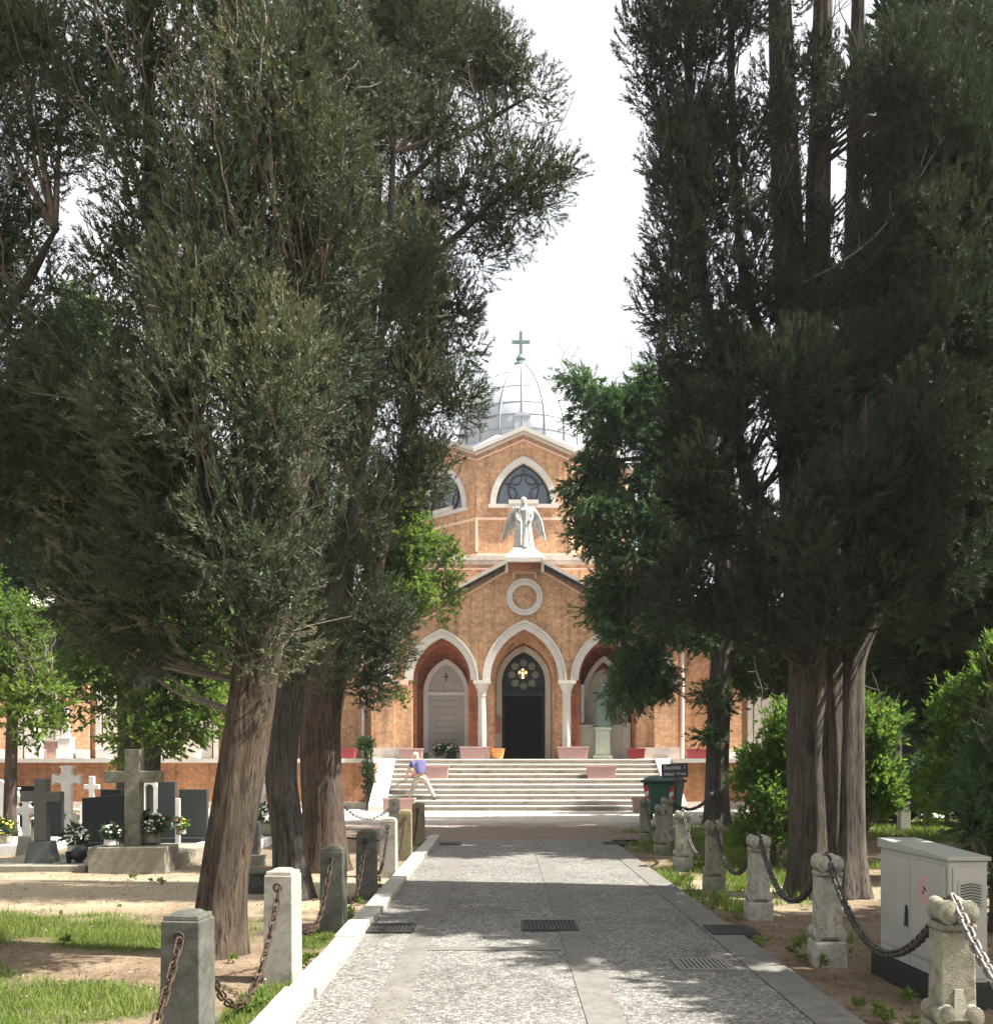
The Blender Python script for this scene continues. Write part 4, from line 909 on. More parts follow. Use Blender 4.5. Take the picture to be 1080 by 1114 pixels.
# off-frame neighbours that shade the avenue
make_tree('cypress', 'dense dark cypress at the left edge of the frame, only its hanging foliage in view', AV, 8.6,
    [([(-150, 1020), (-150, 800), (-148, 500), (-145, 200), (-140, -200), (-140, -500)], [.27, .24, .2, .15, .1, .03]),
     ([(-148, 560), (-60, 420), (20, 320), (60, 250)], [.09, .07, .05, .02])],
    [(-90, 520, 80, 160), (-80, 250, 100, 160), (-80, 0, 110, 150), (0, 90, 50, 120), (25, 20, 40, 60), (40, 150, 40, 60), (70, 60, 26, 40, 0, .5), (30, 240, 36, 50), (-20, 260, 50, 80), (10, 380, 50, 60), (-10, 520, 60, 80), (40, 470, 30, 50), (55, 300, 20, 40), (-100, -250, 110, 130), (-120, -450, 80, 100)],
    M['leaf_cyp'], M['bark_a'], seed=16, twigs=40, dens=1.5, up=.4, core=18)
def world_px(x, y_, z): return (540+x/y_*F, HZ-(z-EYE)/y_*F)
def wtree(name, label, group, x, y_, h, r, z0, leafm, barkm, **kw):
    k = F/y_; c = lambda z, dx=0: (540+(x+dx)*k, HZ-(z-EYE)*k)
    tr = [([c(0), c(h*.3), c(h*.6), c(h*.95)], [.2*h/9, .17*h/9, .11*h/9, .03])]
    bl = []; z = z0+r*.5
    while z < h:
        f = math.sin(min(1, max(.12, (h-z)/(h-z0)*1.5))*math.pi/2)
        p = c(z, (rnd.random()-.5)*.3); bl.append((p[0], p[1], r*f*k, r*.85*k, 0, r*f)); z += r*.95
    return make_tree(name, label, group, y_, tr, bl, leafm, barkm, **kw)
big = dict(rc=.55, tufts=30, nl=14, tl=.3, Lf=.16, Wf=.06, twigs=20, core=10)
wtree('cypress', 'dark cypress standing just out of frame on the right, nearest the camera', AV, 5.25, 6.0, 5.4, 1.3, 2.6, M['leaf_cyp_r'], M['bark_a'], seed=17, **big)
wtree('cypress', 'tall dark cypress out of frame on the right beyond the feathery bush', AV, 6.4, 8.6, 12, 1.8, 2.4, M['leaf_cyp_r'], M['bark_a'], seed=33, **big)
wtree('cypress', 'dark cypress deep in the right row, mostly behind the massive double trunk', AV, 8.8, 17.2, 24, 2.6, 2.2, M['leaf_drk'], M['bark_b'], seed=18, **big)
wtree('cypress', 'tall dark cypress deep in the right row, beyond the distant thin trunk', AV, 10.8, 20.2, 24, 2.7, 2.6, M['leaf_drk'], M['bark_b'], seed=34, **big)
wtree('cypress', 'slim dark cypress rising behind the right shrubs', AV, 9.8, 25.0, 16, 2.4, 2.6, M['leaf_drk'], M['bark_b'], seed=19, **big)
# background trees
bgk = dict(rc=.56, tufts=66, nl=14, tl=.34, Lf=.115, Wf=.056, shape=4, twigs=30, up=.1, spread=1.1, shell=.2)
make_tree('yew', 'broad dark yew with fresh green boughs behind the big stone cross', 'trees among the graves', 22.0,
    [([(158, 905), (155, 840), (160, 770), (168, 690), (172, 600)], [.44, .40, .36, .25, .1]), ([(165, 780), (190, 720), (215, 680)], [.14, .10, .04]), ([(157, 770), (130, 730), (105, 700)], [.12, .08, .03])],
    [(165, 720, 66, 46), (112, 742, 44, 40), (210, 715, 40, 54), (215, 768, 26, 30), (160, 640, 95, 60), (95, 700, 40, 46), (80, 760, 22, 24), (192, 800, 16, 24), (160, 780, 30, 40, -.3, .5, 1.4), (140, 800, 18, 34, -.2, .4), (230, 680, 30, 50)],
    M['leaf_grn'], M['bark_b'], seed=21, **bgk)
make_tree('deciduous_tree', 'small fresh green tree with a thin brown trunk at the left edge', 'trees among the graves', 19.0,
    [([(10, 885), (12, 830), (14, 770), (18, 700)], [.13, .11, .1, .05]), ([(13, 790), (40, 750), (55, 730)], [.05, .04, .02])],
    [(12, 710, 45, 50), (42, 755, 24, 22), (-25, 680, 50, 70), (30, 780, 16, 12)], M['leaf_grn'], M['bark_c'], seed=22, **bgk)
make_tree('evergreen', 'tall dark evergreen filling the gap behind the left cypresses', 'trees among the graves', 27.0,
    [([(140, 890), (140, 780), (130, 600), (120, 420)], [.35, .3, .22, .1])],
    [(60, 590, 75, 70), (130, 560, 70, 100), (0, 560, 50, 100), (70, 690, 70, 40), (200, 600, 70, 90), (110, 430, 60, 90), (30, 470, 50, 60), (250, 690, 45, 50), (-30, 700, 50, 50)], M['leaf_ced'], M['bark_b'], seed=23, **{**bgk, 'rc': .75, 'Lf': .2, 'Wf': .1})
make_tree('evergreen', 'vivid green evergreen showing between the left cypresses and the porch', 'trees beside the forecourt', 21.0,
    [([(345, 908), (345, 800), (370, 680), (420, 600)], [.22, .18, .12, .05])],
    [(440, 560, 26, 34), (448, 600, 24, 36), (430, 640, 22, 36), (455, 645, 10, 18), (415, 600, 30, 50)], M['leaf_grn'], M['bark_b'], seed=24, **{**bgk, 'rc': .36, 'tl': .26, 'Lf': .13, 'Wf': .05})
make_tree('young_tree', 'sparse young tree with yellow-green leaves reaching across the porch gable', 'trees beside the forecourt', 25.0,
    [([(358, 895), (365, 800), (385, 710), (430, 660), (470, 625), (490, 600)], [.12, .10, .08, .05, .03, .012]), ([(380, 730), (410, 735), (435, 748)], [.04, .03, .012]), ([(440, 655), (460, 640), (500, 645)], [.03, .02, .01])],
    [(470, 622, 26, 28), (450, 645, 24, 22), (484, 605, 20, 22), (495, 640, 14, 16), (446, 668, 16, 10), (432, 748, 18, 9, 0, .4, .5), (408, 735, 16, 12, 0, .4, .6), (478, 660, 16, 10)], M['leaf_yel'], M['twig'], seed=25, **{**bgk, 'rc': .34, 'tufts': 22, 'nl': 9, 'tl': .26, 'Lf': .10, 'Wf': .055, 'twigs': 10})
make_tree('evergreen', 'dark evergreen in the distance right of the massive trunk', 'trees beside the forecourt', 27.0,
    [([(990, 892), (990, 840), (992, 780), (996, 690)], [.22, .2, .17, .08])],
    [(985, 795, 40, 50), (1020, 710, 60, 60), (960, 710, 34, 60), (1050, 620, 60, 70), (975, 640, 40, 50)], M['leaf_drk'], M['bark_b'], seed=26, **bgk)
make_tree('evergreen', 'dark evergreen in the distance between the slim trunk and the massive trunk', 'trees beside the forecourt', 29.0,
    [([(845, 886), (845, 820), (845, 720)], [.2, .17, .08])],
    [(835, 735, 36, 50), (870, 690, 50, 50), (830, 660, 40, 60), (900, 740, 40, 60)], M['leaf_drk'], M['bark_b'], seed=27, **bgk)
for (px, Yb, lab, sd2) in ((1010, 33, 'pale green leafy tree by the far right wall', 28), (700, 52, 'tall tree rising behind the right wing of the church', 29), (905, 45, 'rounded tree beyond the right wing roof', 30), (60, 46, 'rounded tree beyond the left wing roof', 31), (230, 50, 'tall tree beyond the left wing roof', 32)):
    x = wx(px, Yb)
    if px == 700: continue
    wtree('deciduous_tree', lab, 'trees beyond the church wings', x, Yb, 9.5 if Yb < 40 else 13, 3.0, 3.5 if Yb > 40 else 1.6, M['leaf_grn'], M['bark_b'], seed=sd2, **{**bgk, 'rc': 1.0, 'tl': .5, 'Lf': .32, 'Wf': .17})
# shrubs
shk = dict(cat='shrub', rc=.26, tufts=50, nl=10, tl=.20, Lf=.085, Wf=.036, shape=4, twigs=10, up=.5, spread=.9, shell=.3)
make_tree('laurel_shrub', 'tall bright green laurel shrub behind the massive double trunk', 'shrubs on the right lawn', 14.4,
    [([(845, 945), (842, 880), (838, 800)], [.05, .04, .02]), ([(885, 945, .2, 1), (888, 860, .2), (890, 790, .2)], [.05, .04, .02]), ([(940, 945, .1, 1), (948, 860, .1), (950, 790, .1)], [.05, .04, .02])],
    [(832, 870, 34, 66), (845, 805, 34, 40), (880, 850, 40, 80, .3), (952, 850, 26, 60), (940, 795, 28, 30), (830, 830, 26, 34), (915, 800, 40, 40, .4), (960, 800, 14, 26)], M['leaf_yel'], M['twig_dark'], seed=41, **{**shk, 'tint0': .3})
make_tree('conifer_shrub', 'dark feathery conifer bush at the right edge, right behind the grey cabinet', 'shrubs on the right lawn', 9.4,
    [([(1085, 1010), (1085, 930), (1082, 800)], [.08, .07, .03])],
    [(1062, 880, 40, 55), (1082, 830, 36, 46), (1095, 900, 40, 80), (1050, 905, 26, 30)], M['leaf_ced'], M['twig_dark'], seed=42, **{**shk, 'Lf': .10, 'Wf': .02, 'tl': .24, 'nl': 16, 'tufts': 44, 'up': .2, 'tint0': .2})
make_tree('laurel_shrub', 'sunlit yellow-green bush rising over the dark conifer bush at the right edge', 'shrubs on the right lawn', 13.0,
    [([(1070, 955), (1066, 880), (1060, 780)], [.06, .05, .02])],
    [(1055, 770, 34, 50), (1075, 735, 34, 44), (1090, 790, 40, 60), (1040, 830, 26, 60), (1020, 850, 20, 40), (1080, 830, 40, 80)], M['leaf_yel'], M['twig_dark'], seed=43, **shk)
make_tree('hedge_shrub', 'mid green shrub on the far lawn beside the distant thin trunk', 'shrubs on the right lawn', 24.0,
    [([(1030, 896), (1030, 860), (1030, 820)], [.06, .05, .02])],
    [(1025, 850, 34, 36), (1050, 830, 40, 50), (1000, 870, 14, 18), (1075, 850, 40, 60)], M['leaf_ced'], M['twig_dark'], seed=44, **{**shk, 'rc': .45, 'Lf': .18, 'Wf': .08})

# ------------------------------------------------------------------ turf, litter
rng = np.random.default_rng(77)
def scatter(n, x0, x1, y0, y1):
    x = rng.uniform(x0, x1, n); y = y0+(y1-y0)*rng.random(n)**1.5
    return x, y
def blades(n, box, hmin, hmax, wd):
    x, y = scatter(n, *box); k = grass_mask(x, y) > rng.random(n)**.6*.95+.02
    k &= ~((x > -1.42) & (x < 2.24) & (y < 19.6))
    x = x[k]; y = y[k]; m_ = len(x)
    h = rng.uniform(hmin, hmax, m_)*(.55+.9*fnoise(x*3, y*3, 44)); a = rng.uniform(0, 6.28, m_); l = rng.uniform(.1, .8, m_)
    z = ground_h(x, y)
    b0 = np.stack([x, y, z-.005], -1); sd_ = np.stack([np.cos(a), np.sin(a), 0*a], -1)*(wd*(.6+.8*rng.random(m_)))[:, None]/2
    tip = b0+np.stack([np.cos(a+1.57)*l*h, np.sin(a+1.57)*l*h, h], -1)
    t = .25+.5*fnoise(x*2, y*2, 9)+.35*(rng.random(m_)-.5)
    return np.stack([b0-sd_, b0+sd_, tip], 1).reshape(-1, 3), t
V1, t1 = blades(210000, (-8, -1.3, 4.2, 12), .02, .075, .008)
V2, t2 = blades(70000, (2.1, 6.5, 6.5, 24), .05, .15, .014)
V3, t3 = blades(60000, (5.5, 15, 11, 30), .06, .14, .03)
wd = Foliage(3)
wr = random.Random(5)
for _ in range(80):
    gx = wr.choice([wr.uniform(-1.62, -1.46), wr.uniform(-5, -1.7), wr.uniform(2.3, 3.2), wr.uniform(2.25, 2.6)]); gy_ = 4.6+9*wr.random()**1.4
    if -1.44 < gx < 2.26: continue
    s_ = wr.uniform(.02, .06)
    wd.clump((gx, gy_, s_*.3), [s_, s_, s_*.5], 14, 4, s_*.8, s_*1.0, s_*.42, .9, .7, tint=wr.uniform(.15, .6), shell=.1)
t1 = np.concatenate([t1, np.concatenate(wd.t)]); V1 = np.concatenate([V1, np.concatenate(wd.V)])
kind(polys_np('grass', np.concatenate([V1, V2, V3]), 3, np.concatenate([t1, t2, t3]), M['grass']), 'stuff')
def flakes(n, box, s0, s1, keep):
    x, y = scatter(n, *box); k = keep(x, y); x = x[k]; y = y[k]; m_ = len(x)
    c = np.stack([x, y, ground_h(x, y)+.008], -1); a = unit(np.stack([rng.normal(size=m_), rng.normal(size=m_), .35*rng.normal(size=m_)], -1))
    b_ = unit(np.cross(a, np.stack([.4*rng.normal(size=m_), .4*rng.normal(size=m_), np.ones(m_)], -1))); s = rng.uniform(s0, s1, m_)[:, None]
    return np.stack([c-a*s, c-b_*s*.4, c+a*s, c+b_*s*.4], 1).reshape(-1, 3), rng.random(m_)
off = lambda x, y: ~((x > -1.40) & (x < 2.22) & (y < 19.6))
Va, ta = flakes(46000, (-7, 6, 4, 22), .005, .022, lambda x, y: off(x, y) & (fnoise(x*1.1, y*1.1, 61) > .38+.25*rng.random(len(x))))
Vb, tb_ = flakes(9000, (-1.2, 2.2, 4, 20), .005, .016, lambda x, y: (fnoise(x*1.3, y*.7, 63)+.35*np.abs(x-.45)/1.7 > .62+.25*rng.random(len(x))))
Vb[:, 2] = np.maximum(Vb[:, 2], .024); Va = np.concatenate([Va, Vb]); ta = np.concatenate([ta, tb_])
q_ = rng.random(700); tx = rng.uniform(-6.5, 5.5, 700); ty = 4.5+14*rng.random(700)**1.5; ok_ = off(tx, ty); tx = tx[ok_]; ty = ty[ok_]; m_ = len(tx); an_ = rng.uniform(0, 6.28, m_); ll_ = rng.uniform(.04, .16, m_)
c_ = np.stack([tx, ty, ground_h(tx, ty)+.012], -1); ax_ = np.stack([np.cos(an_)*ll_, np.sin(an_)*ll_, rng.uniform(-.01, .02, m_)], -1); sx_ = np.stack([-np.sin(an_), np.cos(an_), 0*an_], -1)*.004
Va = np.concatenate([Va, np.stack([c_-ax_-sx_, c_+ax_-sx_*.6, c_+ax_+sx_*.6, c_-ax_+sx_], 1).reshape(-1, 3)]); ta = np.concatenate([ta, rng.random(m_)*.5])
kind(polys_np('leaf_litter', Va, 4, ta, M['litter']), 'stuff')
Vd, td = flakes(1100, (-8, 6, 4.5, 22), .006, .014, lambda x, y: off(x, y) & (grass_mask(x, y) > .5))
Vd[:, 2] += .05
kind(polys_np('daisies', Vd, 4, td, M['petal_white']), 'stuff')
# ------------------------------------------------------------------ posts and chains
def set_mat(o, m_):
    for ch in o.children:
        if ch.type == 'MESH' and ch.data.materials and ch.name.split('.')[0] not in ('ring',):
            ch.material_slots[0].link = 'OBJECT'; ch.material_slots[0].material = m_
LP = [(-1.70, 3.25), (-1.655, 5.33), (-1.57, 7.3), (-1.54, 9.39), (-1.515, 11.6), (-1.485, 13.7), (-1.46, 15.85), (-1.47, 18.7)]
HP = .80
def square_post(label, group):
    t = thing('stone_post', label, 'bollard', (0, 0, 0), 0, group)
    build('shaft', MB().frustum(0, 0, -.12, HP-.045, .112, .112, .106, .106), M['post_light'], t, bevel=.008)
    build('cap', MB().frustum(0, 0, HP-.0445, HP-.018, .098, .098, .094, .094).frustum(0, 0, HP-.0175, HP, .074, .074, .05, .05), M['post_light'], t, bevel=.005)
    r = MB()
    for s in (-1, 1): r.torus(.028, .007, Matrix.Translation((0, s*.118, HP-.13)) @ Matrix.Rotation(rad(90), 4, 'X'), 12, 5)
    build('ring', r, M['rust'], t)
    return t
GL = 'square stone posts along the left kerb'
lab = ['square stone post before the nearest one in view', 'dark mossy square post nearest the camera on the left kerb', 'pale square post beside the thick leaning cypress, chain on its face', 'square post in shade-dark concrete next after the pale one by the leaning cypress',
       'blackened square post on the left kerb in front of the reddish trunk', 'pale square post with dark blotches midway along the left kerb', 'ochre lichened square post with a chain loop, second last of the left row', 'dark square post at the far end of the left row by the forecourt']
mts = ['post_dark', 'post_dark', 'post_light', 'post_dark', 'post_dark', 'post_light', 'post_moss', 'post_moss']  # dark concrete after the pale post puts tree shade into its colour
sp0 = None; posts = []
for i, (x, y_) in enumerate(LP):
    if i == 0: continue
    rz_ = rad(rnd.uniform(-5, 5)-3)
    if sp0 is None:
        sp0 = square_post(lab[i], GL); sp0.location = (x, y_, -.01); sp0.rotation_euler = (0, 0, rz_); o = sp0
    else: o = dup(sp0, (x, y_, -.01+rnd.uniform(-.015, .01)), rz_, lab[i], GL)
    posts.append((o, mts[i]))
o = dup(sp0, (-2.12, 20.6, 0), 0, 'grey square post in front of the pink planter at the foot of the steps', GL); posts.append((o, 'post_light'))
for o, k in posts: set_mat(o, M[k])
def chain(name, label, a, b_, sag, ll, lr, thick, material, group):
    a = Vector(a); b_ = Vector(b_); n = 60
    P = [a.lerp(b_, i/n)+Vector((0, 0, -4*sag*(i/n)*(1-i/n))) for i in range(n+1)]
    Ls = [0]
    for i in range(n): Ls.append(Ls[-1]+(P[i+1]-P[i]).length)
    tot = Ls[-1]; m_ = max(2, int(tot/ll)); mb = MB()
    org = (a+b_)/2; org.z = 0
    for k in range(m_):
        d = (k+.5)/m_*tot; i = max(j for j in range(n) if Ls[j] <= d); f = (d-Ls[i])/(Ls[i+1]-Ls[i]); p = P[i].lerp(P[i+1], f)
        tng = (P[i+1]-P[i]).normalized(); side = tng.cross(Vector((0, 0, 1))).normalized(); up_ = side.cross(tng)
        ang = rad(45)+(k % 2)*rad(90)+rnd.uniform(-.2, .2); u = side*math.cos(ang)+up_*math.sin(ang); v_ = tng.cross(u)
        T = Matrix(((tng.x, u.x, v_.x, p.x-org.x), (tng.y, u.y, v_.y, p.y-org.y), (tng.z, u.z, v_.z, p.z), (0, 0, 0, 1)))
        mb.torus(lr, thick, T, 14, 6, stretch=ll*1.32-2*lr+2*thick)
    o = build(name, mb, material, smooth=True); o.location = org
    return tag(o, label, 'chain', group)
GC = 'rusty chains between the square posts'
cl_ = ['rusty chain running out of frame from the nearest square post on the left', 'rusty chain sagging to the earth in front of the leaning cypress', 'rusty chain hanging from the pale square post away up the kerb', 'rusty chain lying between the two darkest square posts', 'rusty chain between the third and fourth visible posts of the left kerb', 'rusty chain between the blotched pale post and the ochre post', 'rusty chain at the far end of the left row of square posts']
for i in range(len(LP)-1):
    (x0, y0), (x1, y1) = LP[i], LP[i+1]
    chain('chain', cl_[i], (x0, y0+.14, HP-.15), (x1, y1-.14, HP-.15), (.56, .60, .5, .56, .5, .5, .5)[i], .072, .021, .0065, M['rust'], GC)
chain('chain', 'long thin chain sagging from the reddish trunk towards the steps', (wx(366, 19.6), 19.6, wz(868, 19.6)), (-2.15, 20.55, HP-.14), .36, .085, .024, .008, M['iron_pale'], None)
# right row: carved Istrian stone posts
RP = [(2.49, 5.43), (2.63, 7.9), (2.68, 10.16), (2.67, 12.2), (2.74, 14.6), (2.81, 16.9), (2.9, 19.4)]
def scroll_post(label, group):
    t = thing('carved_stone_post', label, 'bollard', (0, 0, 0), 0, group); H = .84
    build('shaft', MB().frustum(0, 0, .17, H-.17, .130, .112, .122, .107).frustum(0, 0, H-.169, H-.13, .132, .12, .132, .12), M['istrian'], t, bevel=.012)
    top = MB()
    for s in (-1, 1):
        T = Matrix.Translation((s*.072, 0, H-.066)) @ Matrix.Rotation(rad(90), 4, 'X')
        top.lathe([(.035, -.135), (.066, -.125), (.066, -.10), (.058, -.04), (.056, 0), (.058, .04), (.066, .10), (.066, .125), (.035, .135)], 0, 0, 18, T=T)
    top.box(-.075, .075, -.095, .095, H-.128, H-.05)
    build('scroll_top', top, M['istrian'], t, smooth=True, auto=50)
    ft = MB()
    for s in (-1, 1):
        T = Matrix.Translation((s*.118, 0, .215)) @ Matrix.Rotation(rad(90), 4, 'X')
        ft.lathe([(.02, -.145), (.05, -.14), (.053, -.12), (.046, -.05), (.046, .05), (.053, .12), (.05, .14), (.02, .145)], 0, 0, 16, T=T)
        T = Matrix.Translation((s*.085, -.115, .235)) @ Matrix.Rotation(rad(90), 4, 'X')
        ft.lathe([(.015, -.05), (.045, -.045), (.048, 0), (.045, .045), (.015, .05)], 0, 0, 14, T=T)
    ft.frustum(0, -.11, .20, .36, .05, .05, .03, .012)
    build('scroll_foot', ft, M['istrian'], t, smooth=True, auto=50)
    build('plinth', MB().box(-.165, .165, -.165, .165, -.12, .165), M['istrian'], t, bevel=.02)
    for ch in t.children: ch.data.transform(Matrix.Diagonal((.76, .80, 1, 1)))
    return t
GR = 'carved stone posts along the right side of the avenue'
lab = ['large carved stone post nearest the camera, before the grey cabinet', 'carved stone post with scroll foot left of the grey cabinet', 'pale carved stone post before the massive trunk', 'mossy carved post left of the laurel shrub', 'pale carved post on the grass below the grey sign', 'greenish carved post before the green bin, chain down its face', 'small shaded carved post at the far right corner of the avenue']
mts = ['istrian_dk', 'istrian', 'istrian', 'istrian_dk', 'istrian', 'istrian_dk', 'istrian_dk']
sp1 = None; rp = []
for i, (x, y_) in enumerate(RP):
    rz_ = rad(rnd.uniform(-4, 4))
    if sp1 is None: sp1 = scroll_post(lab[i], GR); sp1.location = (x, y_, 0); sp1.rotation_euler = (0, 0, rz_); o = sp1
    else: o = dup(sp1, (x, y_, rnd.uniform(-.02, .01)), rz_, lab[i], GR)
    rp.append((o, mts[i]))
o = dup(sp1, (3.28, 19.1, .02), 0, 'slim carved post standing against the green bin', GR); rp.append((o, 'istrian_dk'))
for o, k in rp: set_mat(o, M[k])
GC2 = 'heavy chains between the carved stone posts'
cl2 = ['heavy chain looping from the nearest carved post past the grey cabinet', 'heavy chain sagging before the massive trunk', 'heavy chain between the pale and the mossy carved posts', 'dark chain hanging left of the laurel shrub', 'pale chain sagging over the grass near the grey sign', 'dark chain at the far end of the carved posts']
for i in range(len(RP)-1):
    (x0, y0), (x1, y1) = RP[i], RP[i+1]
    chain('heavy_chain', cl2[i], (x0, y0+.02, .845), (x1, y1-.02, .83), .52, .046, .0205, .0095, M['iron' if i != 4 else 'iron_pale'], GC2)
chain('heavy_chain', 'heavy pale chain leaving the nearest carved post out of the frame', (2.49, 5.41, .85), (2.42, 3.3, .85), .50, .046, .0205, .0095, M['iron_pale'], GC2)
chain('heavy_chain', 'dark chain running from the slim post by the bin to the ivy clad trunk', (3.28, 19.1, .84), (5.15, 23.7, .80), .30, .06, .028, .014, M['iron'], GC2)
for px, py, Yb in ((983, 905, 22.5),):
    o = dup(sp0, (wx(px, Yb), Yb, 0), 0, 'lone square post on the far right lawn', GL); set_mat(o, M['post_light'])

# ------------------------------------------------------------------ drains
def drain(label, cx, cy, wd, dp, z, m_, n, rz=0, group='iron drain grates in the lane'):
    t = thing('drain_grate', label, 'drain', (cx, cy, 0), rz, group)
    fr = MB().box(-wd/2, wd/2, -dp/2, -dp/2+.03, z-.03, z+.006).box(-wd/2, wd/2, dp/2-.03, dp/2, z-.03, z+.006).box(-wd/2, -wd/2+.03, -dp/2+.03, dp/2-.03, z-.03, z+.006).box(wd/2-.03, wd/2, -dp/2+.03, dp/2-.03, z-.03, z+.006)
    build('frame', fr, m_, t)
    b_ = MB(); st = (wd-.06)/n
    for i in range(n): b_.box(-wd/2+.03+st*(i+.22), -wd/2+.03+st*(i+.78), -dp/2+.031, dp/2-.031, z-.02, z+.005)
    build('bars', b_, m_, t); build('pit_shade', MB().box(-wd/2+.031, wd/2-.031, -dp/2+.0315, dp/2-.0315, z-.009, z-.007), M['black'], t)  # thin black sheet stands for the shade below the bars
drain('dark drain grate in the middle of the lane', .50, 9.4, .52, .55, .028, M['grate'], 13)
drain('dark drain grate beside the left kerb', -.98, 9.25, .44, .46, .028, M['grate'], 11)
drain('dark drain grate against the right border strip', 2.16, 9.15, .42, .46, .030, M['grate'], 11)
drain('pale concrete drain grate in the sunlit right half of the lane', 1.58, 7.62, .42, .42, .026, M['grate_pale'], 10)
drain('small dark drain at the far left end of the lane', -.85, 18.5, .4, .45, .028, M['grate'], 10)
drain('small dark drain at the far right end of the lane', 2.2, 18.6, .4, .45, .030, M['grate'], 10)

# ------------------------------------------------------------------ utility cabinet
cb = thing('utility_cabinet', 'weathered grey metal utility cabinet with vent and faded round sticker', 'cabinet', (3.065, 7.02, 0), rad(2.5))
W2, D2, Z0c, Z1c = .13, .52, .13, .93
build('body', MB().box(-W2, W2, -D2, D2, Z0c, Z1c), M['cabinet'], cb, bevel=.008)
build('lid', MB().add([(-W2-.018, -D2-.018, Z1c+.002), (W2+.018, -D2-.018, Z1c+.002), (W2+.018, D2+.018, Z1c+.002), (-W2-.018, D2+.018, Z1c+.002), (-W2-.018, -D2-.018, Z1c+.03), (W2+.018, -D2-.018, Z1c+.03), (W2+.018, D2+.018, Z1c+.075), (-W2-.018, D2+.018, Z1c+.075)], [(0, 3, 2, 1), (4, 5, 6, 7), (0, 1, 5, 4), (1, 2, 6, 5), (2, 3, 7, 6), (3, 0, 4, 7)]), M['cabinet_lid'], cb, bevel=.006)
build('plinth', MB().box(-W2-.05, W2+.05, -D2-.05, D2+.05, -.1, .128), M['black'], cb)
for y0_, y1_ in ((-D2+.03, .005), (.015, D2-.03)):
    d = build('door', MB().box(-W2-.012, -W2-.002, y0_, y1_, Z0c+.10, Z1c-.035), M['cabinet'], cb, bevel=.003)
    build('kick_panel', MB().box(-W2-.010, -W2-.002, y0_, y1_, Z0c+.012, Z0c+.088), M['cabinet'], d)
build('side_panel', MB().box(-W2+.025, W2-.015, -D2-.010, -D2-.002, Z0c+.03, Z1c-.04), M['cabinet'], cb, bevel=.003)
vb = build('vent', MB().box(-.075, .095, -D2-.016, -D2-.0105, .62, .80), M['cabinet_lid'], cb)
sl = MB()
for i in range(8):
    z = .635+i*.019
    for s in (-1, 1):
        sl.add([(.01, -D2-.0215, z+.014), (.01+s*.068, -D2-.0215, z), (.01+s*.068, -D2-.0215, z+.006), (.01, -D2-.0215, z+.020), (.01, -D2-.0165, z+.014), (.01+s*.068, -D2-.0165, z), (.01+s*.068, -D2-.0165, z+.006), (.01, -D2-.0165, z+.020)], [(0, 1, 2, 3), (4, 7, 6, 5), (0, 4, 5, 1), (1, 5, 6, 2), (2, 6, 7, 3)])
build('vent_slots', sl, M['black'], vb)
st = MB(); TT = Matrix.Translation((-W2-.0125, -.20, .70)) @ Matrix.Rotation(rad(-90), 4, 'Z')
nn_ = 26
st.band([(.062*math.cos(6.2832*i/nn_), .075*math.sin(6.2832*i/nn_)) for i in range(nn_+1)], [(.078*math.cos(6.2832*i/nn_), .092*math.sin(6.2832*i/nn_)) for i in range(nn_+1)], -.002, 0, TT)
st.box(-.066, .066, -.0015, 0, -.006, .006, TT @ Matrix.Rotation(rad(35), 4, 'Y'))
build('sticker', st, M['sticker'], cb)
build('sticker_emblem', MB().prism([(-.02, -.03), (.025, -.012), (.03, .012), (-.006, .03)], -.0012, 0, TT), M['black'], cb)
build('black_mark', MB().prism([(-.035, -.07), (0, -.055), (.03, -.075), (.03, .045), (.012, .095), (-.02, .085)], -.002, 0, Matrix.Translation((-W2-.0125, .06, .47)) @ Matrix.Rotation(rad(-90), 4, 'Z')), M['black'], cb)

# ------------------------------------------------------------------ bin and sign
bn = thing('wheeled_bin', 'dark green wheeled bin with red and white stripes on its corners', 'bin', (wx(722, 26.3), 26.3, 0), rad(-30))
build('body', MB().frustum(0, 0, .16, .98, .36, .31, .45, .38), M['bin_green'], bn, bevel=.03)
ld = MB().frustum(0, 0, .985, 1.05, .50, .43, .50, .43).frustum(0, .02, 1.052, 1.15, .47, .40, .34, .22)
build('lid', ld, M['bin_dark'], bn, bevel=.02); build('handle', MB().tube([(-.3, -.47, 1.0), (-.3, -.5, 1.02), (.3, -.5, 1.02), (.3, -.47, 1.0)], .018, 8), M['bin_dark'], bn)
for x in (-.28, .28):
    for y_ in (-.22, .22): build('wheel', MB().lathe([(.02, -.03), (.085, -.028), (.09, 0), (.085, .028), (.02, .03)], 0, 0, 16, T=Matrix.Translation((x, y_, .085)) @ Matrix.Rotation(rad(90), 4, 'Y')), M['black'], bn, smooth=True, auto=40)
for s in (-1, 1):
    for i in range(4):
        z = .36+i*.13; x = s*(.36+.09*(z-.16)/.82-.07); yf = -(.31+.07*(z-.16)/.82)-.006
        build('stripe', MB().add([(x-.055, yf-.001, z-.03), (x+.055, yf-.001, z+.04), (x+.058, yf-.012, z+.17), (x-.055, yf-.012, z+.10), (x-.055, yf+.02, z-.03), (x+.055, yf+.02, z+.04), (x+.058, yf+.01, z+.17), (x-.055, yf+.01, z+.10)], [(0, 1, 2, 3), (0, 3, 7, 4), (1, 5, 6, 2), (0, 4, 5, 1), (3, 2, 6, 7)]), M['stripe_red' if i % 2 else 'stripe_white'], bn)
YS = 24.6
sg = thing('direction_sign', 'grey sign reading Recinto I Militari Terra on a thin post', 'sign', (wx(735, YS), YS, 0))
build('post', MB().tube([(0, .03, -.1), (0, .03, 1.48)], .024, 8), M['iron'], sg)
